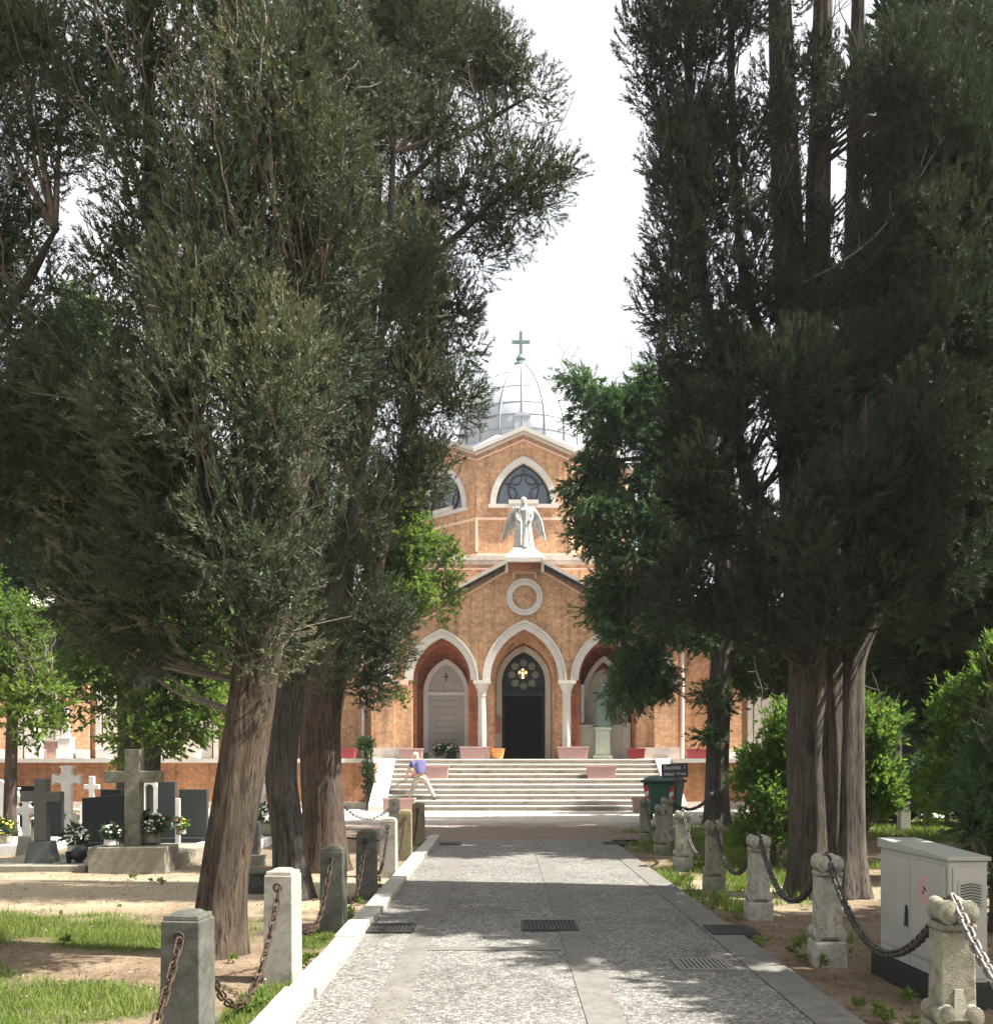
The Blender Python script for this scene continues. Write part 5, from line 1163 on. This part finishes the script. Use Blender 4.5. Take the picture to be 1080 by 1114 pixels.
TS = Matrix.Translation((-.03, 0, 1.315)) @ Matrix.Rotation(rad(-2.5), 4, 'Y')
build('plate', MB().box(-.33, .33, -.012, .006, -.175, .175, TS), M['sign_grey'], sg, bevel=.004)
def text_mesh(name, s, size, T, m_, parent):
    cu = bpy.data.curves.new(name, 'FONT'); cu.body = s; cu.size = size; cu.align_x = 'CENTER'; cu.align_y = 'CENTER'; cu.extrude = .002; cu.offset = .003
    o = bpy.data.objects.new(name, cu); COL.objects.link(o)
    dg = bpy.context.evaluated_depsgraph_get(); me_ = bpy.data.meshes.new_from_object(o.evaluated_get(dg))
    bpy.data.objects.remove(o); bpy.data.curves.remove(cu)
    me_.transform(T @ Matrix.Rotation(rad(90), 4, 'X')); me_.materials.clear(); me_.materials.append(m_)
    return link(name, me_, parent)
text_mesh('lettering', 'Recinto  I', .135, TS @ Matrix.Translation((0, -.016, .075)), M['sign_white'], sg)
text_mesh('lettering', 'Militari  Terra', .095, TS @ Matrix.Translation((0, -.016, -.085)), M['sign_white'], sg)

# ------------------------------------------------------------------ planters, pots
def planter(label, cx, y_, z, wd, h, m_, group, dp=.34):
    t = thing('planter', label, 'planter', (cx, y_, z), 0, group)
    b_ = build('box', MB().frustum(0, 0, 0, h-.05, wd/2*.92, dp/2*.88, wd/2, dp/2), m_, t, bevel=.01)
    build('rim', MB().box(-wd/2-.02, wd/2+.02, -dp/2-.02, dp/2+.02, h-.049, h), m_, t, bevel=.006)
    build('soil', MB().box(-wd/2+.02, wd/2-.02, -dp/2+.02, dp/2-.02, h+.0015, h+.006), M['soil'], t)
    return t
GP = 'empty trough planters on the steps and terrace'
def spot(px, y_): return wx(px, y_)
ya = FY-.42
planter('pale pink trough at the top left of the steps, behind the man', spot(447, ya), ya, ZT, .80, .36, M['pink_plastic'], GP)
planter('pink trough in front of the left porch column', spot(516, ya), ya, ZT, .98, .42, M['pink_plastic'], GP)
planter('pink trough in front of the right porch column', spot(623, ya), ya, ZT, 1.02, .42, M['pink_plastic'], GP)
kz = lambda k: (k+1)*rise
ks = 5; y5 = Y0+ks*tread+.15
planter('pink trough standing on the steps right behind the man', spot(472, y5), y5, kz(ks)+.001, .95, .42, M['pink_plastic'], GP, .28)
planter('pink trough standing alone on the right half of the steps', spot(654, y5), y5, kz(ks)+.001, .95, .42, M['pink_plastic'], GP, .28)
planter('large pink trough on the ground at the foot of the left cheek', spot(434, 29.6), 29.6, .0, .95, .44, M['pink_plastic'], GP)
planter('pink trough on the ground half hidden behind the green bin', spot(704, 29.6), 29.6, .0, .9, .46, M['pink_plastic'], GP)
planter('deep red trough on the terrace left of the downpipe', spot(374, 33.4), 33.4, 1.62, .80, .32, M['red_plastic'], GP)
planter('deep red trough on the terrace beside the right niche', spot(692, 33.6), 33.6, 1.621, .55, .34, M['red_plastic'], GP)
planter('red trough on the terrace behind the slim ivy clad trunk', spot(758, 33.4), 33.4, 1.62, .66, .32, M['red_plastic'], GP)
ot = thing('flower_pot', 'orange and yellow patterned flared pot beside the church door', 'pot', (spot(541, ya), ya, ZT))
build('pot', MB().lathe([(.16, 0), (.2, .1), (.25, .34), (.27, .36), (.25, .36), (.22, .30)], 0, 0, 20), M['terra_orange'], ot, smooth=True, auto=50)
build('soil', MB().lathe([(.215, .28), (.215, .30), (.01, .31)], 0, 0, 16), M['soil'], ot)
ob = thing('offering_box', 'reddish wall box on a thin stand left of the church door', 'box', (spot(540, DY-.15), DY-.15, ZT))
build('stand', MB().box(-.06, .06, -.06, .06, 0, .92), M['plaster'], ob); build('box', MB().box(-.17, .17, -.12, .12, .922, 1.38).box(-.19, .19, -.14, .14, 1.383, 1.43), mat('box_red', (.30, .13, .10), .7, .2, 8), ob, bevel=.008)
lt = thing('hanging_lantern', 'lit brass lantern with six glowing bulbs hanging before the church door', 'lantern', (spot(568.5, FY+.95), FY+.95, wz(733, FY+.95)))
build('ring', MB().torus(.16, .018, Matrix.Rotation(rad(90), 4, 'X'), 24, 6).torus(.10, .012, Matrix.Rotation(rad(90), 4, 'X'), 20, 6).box(-.16, .16, -.01, .01, -.012, .012).box(-.012, .012, -.009, .009, -.16, .16), M['brass'], lt, smooth=True, auto=40)
build('rod', MB().tube([(0, 0, .16), (0, 0, 5.9-wz(733, FY+.95)+.0)], .008, 5), M['iron'], lt)
for (bx_, bz_) in ((0, .13), (-.11, .04), (.11, .04), (0, .01), (0, -.06), (0, -.145)): build('bulb', MB().ball((bx_, -.035, bz_), .036, 10, 7), M['bulb'], lt, smooth=True)
def flowers(label, x, y_, z, s, pot_m, pet, n=26, tall=1.0, cat='flowers', group=None, name='flower_pot', hue='leaf_drk'):
    t = thing(name, label, cat, (x, y_, z), 0, group); q = random.Random(int(abs(x*977+y_*131)))
    build('pot', MB().lathe([(s*.28, 0), (s*.40, s*.12), (s*.36, s*.45*tall), (s*.42, s*.48*tall), (s*.34, s*.48*tall), (s*.30, s*.40*tall)], 0, 0, 16), pot_m, t, smooth=True, auto=50)
    fo = Foliage(4); fo.clump((x, y_, z+s*(.48*tall+.35)), [s*.5, s*.45, s*.38], 60, 6, s*.35, s*.26, s*.11, 1.0, .5)
    fo.emit('leaves', M[hue], t)
    mb = MB()
    for i in range(n):
        d = Vector((q.gauss(0, 1), q.gauss(-.25, 1), q.gauss(.5, .8))).normalized(); c = Vector((0, 0, s*(.48*tall+.38)))+Vector((d.x*s*.52, d.y*s*.48, d.z*s*.42)); r = s*.085*q.uniform(.7, 1.2)
        mb.ball(c, r, 7, 4, (1, 1, .7))
    build('blossoms', mb, pet, t, smooth=True)
    return t
GF = 'flower pots by the memorial tablet'
for px, lab_ in ((478, 'pot of white flowers left of centre below the white memorial tablet'), (491, 'pot of white flowers right of centre below the white memorial tablet')):
    flowers(lab_, spot(px, FY+.62), FY+.62, ZT+.0, .40, M['black_pot'], M['petal_white'], 16, 1, group=GF)
wsx = thing('wreath_stand', 'low dark wire wreath stand lying on the top step by the tablet', 'stand', (spot(474, FY+.2), FY+.2, ZT))
build('frame', MB().tube([(-.25, 0, .03), (-.1, 0, .16), (.1, .02, .05), (.3, 0, .13), (.36, 0, .24)], .02, 6).tube([(-.28, -.06, .03), (.3, -.06, .03)], .018, 6), M['iron'], wsx)
build('greenery', MB().ball((-.33, 0, .12), .10, 8, 6, (1, .8, 1.1)), M['leaf_drk'], wsx)
corner = make_tree('shrub_with_shadow_stem', 'small dark shrub over a dark shadow-gap stem beside the downpipe left of the steps', None, 31.6, [([(400, 880), (400, 850), (399, 815)], [.05, .045, .03])], [(398, 811, 6, 8, 0, .2), (401, 822, 3, 5, 0, .15), (401, 845, 3, 22, 0, .12)], M['leaf_drk'], M['twig_dark'], cat='shrub', rc=.14, tufts=40, nl=8, tl=.14, Lf=.10, Wf=.035, shape=4, twigs=0, up=.4, spread=.9, seed=91, dens=1.2)  # stem and lower leaves stand for the shadow gap beside the cheek

# ------------------------------------------------------------------ statues
def skin_body(name, joints, edges, radii, parent, material, sub=2, loc=None, root=0):
    me_ = bpy.data.meshes.new(name); me_.from_pydata(joints, edges, []); o = link(name, me_, parent)
    sk = o.modifiers.new('skin', 'SKIN'); sk.use_smooth_shade = True
    for i, r_ in enumerate(radii):
        v = me_.skin_vertices[0].data[i]; v.radius = (r_, r_) if not isinstance(r_, tuple) else r_; v.use_root = (i == root)
    su = o.modifiers.new('subdiv', 'SUBSURF'); su.levels = sub; su.render_levels = sub
    me_.materials.append(material); return o
def robe(name, prof, folds, depth, parent, material, n=72, sx=1, sy=1, lean=(0, 0), seed=0):
    q = random.Random(seed); ph = [q.uniform(0, 6.28) for _ in range(4)]; zt = prof[-1][1]; mb = MB(); vs = []; fs = []
    pr = []
    for i in range(len(prof)-1):
        for k in range(5):
            t = k/5; pr.append((prof[i][0]*(1-t)+prof[i+1][0]*t, prof[i][1]*(1-t)+prof[i+1][1]*t))
    pr.append(prof[-1])
    for r_, z in pr:
        f = max(0, 1-z/zt)
        for k in range(n):
            a = 2*math.pi*k/n
            rr = r_*(1+depth*(.35+.65*f)*(math.sin(folds*a+ph[0]+1.2*f)+.5*math.sin((folds*2-3)*a+ph[1]-2*f)))
            vs.append((rr*sx*math.cos(a)+lean[0]*z/zt, rr*sy*math.sin(a)+lean[1]*z/zt, z))
    for j in range(len(pr)-1):
        for k in range(n): fs.append((j*n+k, j*n+(k+1) % n, (j+1)*n+(k+1) % n, (j+1)*n+k))
    fs.append(tuple(range(n-1, -1, -1))); fs.append(tuple((len(pr)-1)*n+k for k in range(n)))
    mb.add(vs, fs); return build(name, mb, material, parent, smooth=True)
AZt = 8.72
an = thing('angel_statue', 'white marble winged angel standing on the porch gable', 'statue', (spot(570, FY+.1), FY+.1, AZt))
build('foot_block', MB().frustum(0, 0, 0, .10, .42, .30, .38, .27), M['statue_white'], an, bevel=.01)
J = [(0, 0, .95), (.02, -.02, 1.2), (.02, -.03, 1.42), (.0, -.05, 1.56), (-.02, -.09, 1.70), (-.19, -.04, 1.42), (-.27, -.14, 1.16), (-.16, -.24, .98), (.22, -.03, 1.42), (.27, -.10, 1.14), (.16, -.22, .98), (-.03, -.10, 1.80)]
body = skin_body('figure', J, [(0, 1), (1, 2), (2, 3), (3, 4), (4, 11), (2, 5), (5, 6), (6, 7), (2, 8), (8, 9), (9, 10)], [.17, .16, .17, .065, .105, .085, .07, .05, .085, .07, .05, .085], an, M['statue_white'])
rb_ = robe('robe', [(.36, .09), (.30, .3), (.25, .65), (.22, .95), (.21, 1.2), (.235, 1.40), (.10, 1.53)], 9, .085, an, M['statue_white'], sy=.78, lean=(.02, -.03), seed=3)
robe('mantle', [(.24, .12), (.2, .5), (.17, .9), (.12, 1.25), (.05, 1.4)], 7, .12, an, M['statue_white'], sx=.8, sy=.7, seed=5).location = (-.16, -.10, 0)
build('hair', MB().ball((-.02, -.06, 1.77), .12, 14, 9, (1, 1, .9)).ball((-.02, .01, 1.64), .09, 12, 8, (1.1, .7, 1.3)), M['statue_white'], an, smooth=True)
build('nose', MB().frustum(-.03, -.205, 1.70, 1.75, .014, .02, .008, .008), M['statue_white'], an)
for s in (-1, 1):
    wv = MB()
    for r_ in range(3):
        nf = 10
        for i in range(nf):
            t = i/(nf-1); ln = (.62+.55*t)*(1-.24*r_)
            bxx = s*(.10+.34*t+.02*r_); bz = 1.50+.10*math.sin(t*3.0)-.10*t-.04*r_
            tip = (bxx+s*(.03+.26*t)*ln, .22+.02*r_, bz-ln*.95)
            wv.tube([(bxx, .17-.025*r_, bz), ((bxx*.5+tip[0]*.5)+s*.04, .20-.025*r_, (bz+tip[2])/2), tip], [.035, .048, .012], 6)
    wv.tube([(s*.05, .14, 1.30), (s*.16, .17, 1.54), (s*.32, .18, 1.56), (s*.46, .18, 1.40)], [.05, .06, .05, .03], 8)
    build('wing', wv, M['statue_white'], an, smooth=True, auto=50)
fr_ = thing('friar_statue', 'green bronze robed figure on a pedestal in the right porch niche', 'statue', (spot(655, FY+.42), FY+.42, ZT))
build('pedestal', MB().box(-.33, .33, -.26, .26, 0, .14).frustum(0, 0, .142, 1.0, .26, .21, .25, .20).box(-.30, .30, -.24, .24, 1.003, 1.10), mat('pale_green_stone', (.42, .46, .38), .8, .2, 6, .2, 40, (.24, .34, .27), .7, 3), fr_, bevel=.012)
cpm = M['copper_green']
robe('habit', [(.30, 1.10), (.27, 1.5), (.23, 2.0), (.25, 2.35), (.10, 2.50)], 11, .07, fr_, cpm, sy=.8, seed=8)
J = [(0, 0, 2.1), (0, -.01, 2.35), (0, -.02, 2.52), (0, -.05, 2.66), (-.2, 0, 2.35), (-.24, -.12, 2.08), (-.08, -.24, 2.0), (.2, 0, 2.35), (.25, -.1, 2.08), (.1, -.24, 2.04), (0, -.06, 2.75)]
skin_body('figure', J, [(0, 1), (1, 2), (2, 3), (3, 10), (1, 4), (4, 5), (5, 6), (1, 7), (7, 8), (8, 9)], [.16, .16, .06, .10, .08, .07, .045, .08, .07, .045, .07], fr_, cpm)
build('cord', MB().tube([(-.22, -.12, 2.04), (0, -.215, 2.0), (.22, -.12, 2.04)], .018, 6).tube([(.05, -.215, 2.0), (.06, -.235, 1.6)], .016, 6), cpm, fr_)

# ------------------------------------------------------------------ man with a pole on the steps
kp = 1; yp = Y0+kp*tread+.15; zp = kz(kp)
mn = thing('person', 'man in violet blue shirt and pale trousers bending over a long pole on the steps', 'person', (wx(457, yp), yp, zp))
pel, spn, chs, nek, hd = (0, 0, .76), (-.03, .06, .95), (-.07, .16, 1.16), (-.11, .23, 1.27), (-.155, .30, 1.37)
J = [pel, spn, chs, nek, hd, (-.17, .32, 1.45),
     (-.10, .0, .73), (-.22, .12, .42), (-.33, .0, .09), (-.37, .11, .035),
     (.11, 0, .73), (.28, .02, .40), (.44, -.10, .11), (.47, .03, .035),
     (-.25, .17, 1.17), (-.38, .28, .94), (-.46, .36, .74), (-.485, .39, .67),
     (.11, .19, 1.17), (-.02, .38, .96), (-.28, .40, .80), (-.35, .41, .765)]
E = [(0, 1), (1, 2), (2, 3), (3, 4), (4, 5), (0, 6), (6, 7), (7, 8), (8, 9), (0, 10), (10, 11), (11, 12), (12, 13), (2, 14), (14, 15), (15, 16), (16, 17), (2, 18), (18, 19), (19, 20), (20, 21)]
RR = [.145, .135, .155, .058, .088, .075, .095, .062, .042, .03, .095, .062, .042, .03, .062, .045, .03, .03, .062, .045, .03, .03]
# fingers: short chains rooted in each palm, closing round the pole
for root_i, base in ((17, Vector((-.485, .39, .67))), (21, Vector((-.35, .41, .765)))):
    for f in range(5):
        o_ = Vector((-.012+.016*f, .01, -.03)) if f < 4 else Vector((.03, -.02, -.005))
        a_ = base+o_+Vector((-.02, -.02, -.012)); c_ = a_+Vector((-.012, -.03, .012))
        J += [tuple(a_), tuple(c_)]; E += [(root_i, len(J)-2), (len(J)-2, len(J)-1)]; RR += [.009, .008]
body = skin_body('body', J, E, RR, mn, M['skin'])
sub_ = lambda ids: [J[i] for i in ids]
sh = skin_body('shirt', [(-.01, .02, .80), spn, chs, (-.10, .20, 1.225), (-.245, .165, 1.17), (-.335, .24, 1.02), (.105, .185, 1.17), (.04, .30, 1.04)], [(0, 1), (1, 2), (2, 3), (2, 4), (4, 5), (2, 6), (6, 7)], [.17, .165, .185, .085, .09, .075, .09, .075], mn, M['shirt'], root=1)
tr = skin_body('trousers', [(-.005, 0, .80), pel, (-.10, 0, .70), (-.22, .12, .42), (-.325, .0, .10), (.11, 0, .70), (.28, .02, .40), (.435, -.09, .12)], [(0, 1), (1, 2), (2, 3), (3, 4), (1, 5), (5, 6), (6, 7)], [.158, .168, .118, .085, .07, .118, .085, .07], mn, M['trousers'], root=1)
for (a_, b_) in (((-.33, -.04, .05), (-.38, .16, .035)), ((.43, -.13, .07), (.48, .07, .035))):
    build('shoe', MB().ball(((a_[0]+b_[0])/2, (a_[1]+b_[1])/2, .05), .14, 12, 8, (.42, 1, .36)), M['shoe'], mn, smooth=True)
build('hair', MB().ball((-.165, .285, 1.425), .098, 14, 9, (.95, 1.02, .82)), M['hair'], mn, smooth=True)
build('ear', MB().ball((-.075, .31, 1.385), .024, 8, 6, (.5, .8, 1.2)), M['skin'], mn, smooth=True); build('ear', MB().ball((-.24, .30, 1.385), .024, 8, 6, (.5, .8, 1.2)), M['skin'], mn, smooth=True)
build('nose', MB().ball((-.175, .40, 1.37), .02, 8, 6, (.8, 1.2, 1)), M['skin'], mn, smooth=True)
px_, py_, pz_ = wx(457, yp), yp, zp
pole = build('wooden_pole', MB().tube([(.40, -.06, .22), (-.36, .0, -.22), (-.80, .03, -.475)], [.016, .017, .02], 8).box(-.98, -.62, -.02, .08, -.53, -.47), M['wood_pole'])
pole.location = (px_-.38, py_+.40, pz_+.70); tag(pole, 'long wooden broom handle held low by the bending man', 'broom')

# ------------------------------------------------------------------ graves
def cross_poly(wd, h, sw, arm_h, arm_z, clover=0):
    a, b_, z0, z1 = sw/2, wd/2, arm_z-arm_h/2, arm_z+arm_h/2
    if not clover: return [(-a, 0), (a, 0), (a, z0), (b_, z0), (b_, z1), (a, z1), (a, h), (-a, h), (-a, z1), (-b_, z1), (-b_, z0), (-a, z0)]
    c = clover
    return [(-a, 0), (a, 0), (a, z0-c), (a+c, z0), (b_-c, z0), (b_-c, z0-c*.8), (b_, z0-c*.8), (b_, z1+c*.8), (b_-c, z1+c*.8), (b_-c, z1), (a+c, z1), (a, z1+c), (a, h-c), (a+c*.8, h-c), (a+c*.8, h), (-a-c*.8, h), (-a-c*.8, h-c), (-a, h-c), (-a, z1+c), (-a-c, z1), (-b_+c, z1), (-b_+c, z1+c*.8), (-b_, z1+c*.8), (-b_, z0-c*.8), (-b_+c, z0-c*.8), (-b_+c, z0), (-a-c, z0), (-a, z0-c)]
def grave_cross(label, px, Yb, arm, H, sw, arm_h, arm_z, thick, base, plinth, m_, mb_=None, rz=0, clover=0, slab=None, slab_m=None, dz=0):
    t = thing('grave_cross', label, 'grave cross', (wx(px, Yb), Yb, dz), rz, GG)
    z = 0
    if plinth: build('plinth', MB().box(-plinth[0]/2, plinth[0]/2, -plinth[1]/2, plinth[1]/2, -.05, plinth[2]), mb_ or m_, t, bevel=.012); z = plinth[2]+.002
    if base: build('base', MB().frustum(0, 0, z, z+base[1], base[0]/2, base[0]/2*.8, base[0]/2*.74, base[0]/2*.6), mb_ or m_, t, bevel=.01); z += base[1]+.002
    build('cross', MB().prism(cross_poly(arm, H, sw, arm_h, arm_z, clover), -thick/2, thick/2, Matrix.Translation((0, 0, z))), m_, t, bevel=.01)
    if slab: build('ledger', MB().box(-slab[0]/2, slab[0]/2, -slab[3], slab[1]-slab[3], -.05, slab[2]), slab_m or m_, t, bevel=.01)
    return t
GG = 'stone crosses in the left graveyard'
grave_cross('big mossy stone cross on a broad rough plinth', 146, 14.45, .82, 1.40, .22, .17, 1.0, .20, None, (1.10, .62, .34), M['concrete_cross'], M['grave_plinth'], slab=(.9, 2.2, .16, -.33), slab_m=M['grave_plinth'])
grave_cross('dark grey stone cross on a tapered granite block, left of the big cross', 46, 14.8, .60, .93, .19, .15, .66, .15, (.42, .38), None, M['grey_granite'], M['grey_granite'], slab=(1.7, 2.1, .06, .5), slab_m=M['grave_plinth'])
grave_cross('tall white marble cross with stepped ends and white plinth', 73, 22.0, .62, 1.04, .21, .16, .74, .14, (.40, .27), (.72, .5, .14), M['white_marble'], clover=.05)
grave_cross('small white cross on a narrow white base near the left edge', 17, 20.1, .36, .80, .12, .13, .57, .1, (.22, .22), None, M['white_marble'], clover=.035)
grave_cross('small pale cross on a tapered cream block left of the dark grey cross', 29, 16.3, .30, .58, .11, .11, .42, .09, (.28, .33), None, M['white_marble'], M['grave_plinth'], clover=.03)
grave_cross('slim white cross standing between two speckled dark headstones', 193.5, 17.45, .22, .86, .08, .09, .38, .06, None, (.16, .2, .05), M['white_marble'])
grave_cross('white cross on stepped white base seen between the leaning trunk and grey trunk', 284, 19.2, .34, .86, .13, .13, .62, .10, (.30, .24), (.62, .6, .14), M['white_marble'], clover=.035)
grave_cross('far white cross low at the left edge beyond the others', 100, 26.0, .4, .9, .14, .13, .62, .1, (.3, .25), None, M['white_marble'])
GH = 'upright headstones in the left graveyard'
def headstone(label, px, Yb, wd, h, thick, m_, base_h=.15, top='flat', slant=0, base_w=1.15, ledger=0, lm=None):
    t = thing('headstone', label, 'headstone', (wx(px, Yb), Yb, 0), 0, GH)
    build('base', MB().box(-wd/2*base_w, wd/2*base_w, -thick, thick, -.05, base_h), lm or m_, t, bevel=.01)
    if top == 'round': poly = [(-wd/2, base_h+.002), (wd/2, base_h+.002)]+[(wd/2*math.cos(a), base_h+h-wd/2+wd/2*math.sin(a)) for a in [math.pi*i/12 for i in range(13)]]
    else: poly = [(-wd/2, base_h+.002), (wd/2, base_h+.002), (wd/2, base_h+h), (-wd/2, base_h+h-slant)]
    build('slab', MB().prism(poly, -thick/2, thick/2), m_, t, bevel=.008)
    if ledger: build('ledger', MB().box(-wd/2*1.1, wd/2*1.1, -ledger, -thick-.003, -.05, .12), lm or m_, t, bevel=.01)
    return t
headstone('polished black headstone with a slanting top left of the big cross', 115, 16.6, .74, .80, .14, M['dark_granite'], .22, slant=.07)
headstone('narrow tall speckled dark headstone right of the big cross', 182, 17.7, .31, 1.0, .12, M['mid_granite'], .2, ledger=.9)
headstone('broad speckled dark headstone beside the leaning trunk', 211, 17.8, .50, .86, .12, M['mid_granite'], .2, ledger=.9)
headstone('white round topped headstone cut by the left edge', -1, 20.8, .34, 1.05, .12, M['white_marble'], .12, top='round')
headstone('low grey headstone between the leaning trunk and grey trunk', 277, 15.2, .16, .5, .14, M['grey_granite'], .14, base_w=2.2, lm=M['grave_plinth'])
headstone('small white headstone left of the black one', 92, 18.4, .14, .62, .1, M['white_marble'], .12)
headstone('narrow black headstone right behind the dark grey cross', 60, 19.0, .30, .80, .12, M['dark_granite'], .14)
headstone('dark low headstone far back under the yew', 128, 24.5, .8, .7, .14, M['dark_granite'], .15)
headstone('black low headstone at the left edge behind the small white cross', 18, 24.0, 1.1, .8, .14, M['dark_granite'], .15)
ar = thing('grave_arch', 'white marble arched grave frame behind the white bouquet', 'grave monument', (wx(164, 20), 20, 0))
build('frame', MB().box(-.17, -.085, -.1, .1, .15, 1.0).box(.085, .17, -.1, .1, .15, 1.0).band(arch(0, .085, 1.0, .10), arch(0, .085, 1.0, .10, .085), -.1, .1).box(-.17, .17, -.1, .1, 1.19, 1.26), M['white_marble'], ar, bevel=.005)
build('base', MB().box(-.24, .24, -.16, .16, -.05, .148), M['white_marble'], ar); build('panel', MB().box(-.084, .084, .02, .05, .15, 1.08), M['grey_granite'], ar)
GLd = 'pale gravelled grave plots in the left graveyard'
for (px, Yb, wd, ln, lab_) in ((98, 18.9, .9, 1.6, 'white edged gravel grave plot behind the black headstone'), (20, 17.6, 1.2, 1.6, 'white edged gravel grave plot at the left edge of the picture'), (62, 19.6, 1.0, 1.8, 'white edged gravel grave plot before the tall white cross'), (120, 20.8, 1.0, 1.6, 'white edged gravel grave plot beneath the yew'), (255, 18.0, 1.0, 1.8, 'white edged gravel grave plot behind the leaning trunk')):
    t = thing('grave_plot', lab_, 'grave plot', (wx(px, Yb), Yb, 0), 0, GLd)
    build('border', MB().box(-wd/2, wd/2, -ln/2, -ln/2+.09, -.05, .13).box(-wd/2, wd/2, ln/2-.09, ln/2, -.05, .13).box(-wd/2, -wd/2+.09, -ln/2+.092, ln/2-.092, -.05, .128).box(wd/2-.09, wd/2, -ln/2+.092, ln/2-.092, -.05, .128), M['white_marble'], t)
    build('gravel', MB().box(-wd/2+.091, wd/2-.091, -ln/2+.093, ln/2-.093, -.05, .09), M['grave_gravel'], t)
blk = build('stone_block', MB().box(-.17, .17, -.12, .12, -.05, .20).box(-.20, .20, -.15, .15, .202, .235), M['post_dark'], bevel=.015); blk.location = (wx(279, 12.1), 12.1, 0); tag(blk, 'low dark stone block on the earth behind the pale square post', 'stone block')
flowers('round bouquet of white flowers in a vase beside the big cross', wx(167, 14.72), 14.62, .342, .36, M['grave_plinth'], M['petal_white'], 60, 1.0)
flowers('small white bowl of white flowers at the foot of the big cross', wx(121, 14.28), 14.28, .342, .26, M['white_marble'], M['petal_white'], 34, .8)
flowers('pale stone urn with white flowers between the dark cross and the big cross', wx(83, 15.6), 15.6, 0, .36, M['white_marble'], M['petal_white'], 34, 1.5)
flowers('red and yellow flowers tied before the slim white cross', wx(196, 17.2), 17.25, .28, .22, M['grave_plinth'], M['petal_yellow'], 14, 1.0, hue='leaf_yel')
flowers('white flowers in a vase beside the white cross between the trunks', wx(293, 19.0), 19.0, .14, .42, M['grave_plinth'], M['petal_white'], 40, 1.2)
flowers('red flowers standing on the grave behind the speckled headstones', wx(193, 17.0), 17.0, .45, .12, M['grave_plinth'], M['petal_red'], 8, 1.0)
for i, (px, Yb, lab_, pm) in enumerate(((4, 17.2, 'yellow flowers in a pot at the left edge among the graves', 'petal_yellow'), (40, 18.9, 'white flowers in a pot before the white plots', 'petal_white'), (60, 21.0, 'low pot of white flowers before the tall white cross', 'petal_white'))):
    flowers(lab_, wx(px, Yb), Yb, .13, .34, M['grave_plinth'], M[pm], 26, 1)
sph = build('round_lantern', MB().ball((0, 0, .13), .12, 16, 10).lathe([(.06, 0), (.05, .03)], 0, 0, 12), M['black_pot'], smooth=True, auto=60); sph.location = (wx(86, 14.75), 14.75, .06); tag(sph, 'round black grave lantern on the slab beside the dark cross', 'grave lantern')
cup = build('grave_cup', MB().lathe([(.03, 0), (.035, .02), (.05, .16), (.055, .17)], 0, 0, 14), M['black_pot'], smooth=True, auto=50); cup.location = (wx(75, 14.7), 14.7, .06); tag(cup, 'small dark cup standing left of the round black lantern', 'cup')
# monuments on the terrace edge
GM_ = 'white monuments on the left terrace'
for (px, tall_, lab_) in ((39, 0, 'white stepped monument with a rounded top on the terrace near the left edge'), (72, 1, 'white stepped monument with a tall obelisk on the terrace')):
    t = thing('terrace_monument', lab_, 'monument', (wx(px, 32.6), 32.6, 1.621), 0, GM_)
    build('base', MB().box(-.24, .24, -.22, .22, 0, .30).box(-.2, .2, -.18, .18, .303, .62).box(-.23, .23, -.2, .2, .623, .70), M['white_marble'], t, bevel=.012)
    if tall_: build('obelisk', MB().frustum(0, 0, .703, 1.65, .12, .1, .07, .06).frustum(0, 0, 1.651, 1.78, .07, .06, .005, .005), M['white_marble'], t)
    else: build('finial', MB().lathe([(.16, .703), (.18, .78), (.12, .95), (.06, 1.02), (.09, 1.1), (.02, 1.2)], 0, 0, 16), M['white_marble'], t, smooth=True, auto=50)
al = thing('stone_altar', 'reddish stone wall altar between the two white terrace monuments', 'monument', (wx(55.5, 33.2), 33.2, 1.621))
build('panel', MB().box(-.34, .34, -.1, .1, 0, .56), mat('rose_stone', (.42, .27, .22), .8, .25, 7, .2, 40, (.2, .1, .08), .5, 5), al); build('ledge', MB().box(-.38, .38, -.14, .14, .563, .62), M['grey_coping'], al)
GB_ = 'stone boxes on the left terrace'
for px, w_, h_, lab_ in ((89, .30, .26, 'small white stone box right of the obelisk monument'), (114, .44, .36, 'white stone urn base on the terrace right of the small box'), (213, .26, .26, 'white stone box on the terrace behind the leaning trunk')):
    t = thing('stone_box', lab_, 'stone box', (wx(px, 32.7), 32.7, 1.621), 0, GB_); build('box', MB().frustum(0, 0, 0, h_*.8, w_/2*.9, .13, w_/2, .15), M['white_marble'], t, bevel=.01); build('rim', MB().box(-w_/2-.03, w_/2+.03, -.18, .18, h_*.8+.002, h_), M['white_marble'], t)
ns = thing('notice_board', 'small pale notice on a short stake in the far right shrubs', 'notice', (wx(1006, 22.5), 22.5, 0)); build('stake', MB().box(-.02, .02, 0, .03, -.05, .72), M['iron'], ns); build('plate', MB().box(-.11, .11, -.015, -.002, .68, .84), M['stripe_white'], ns)
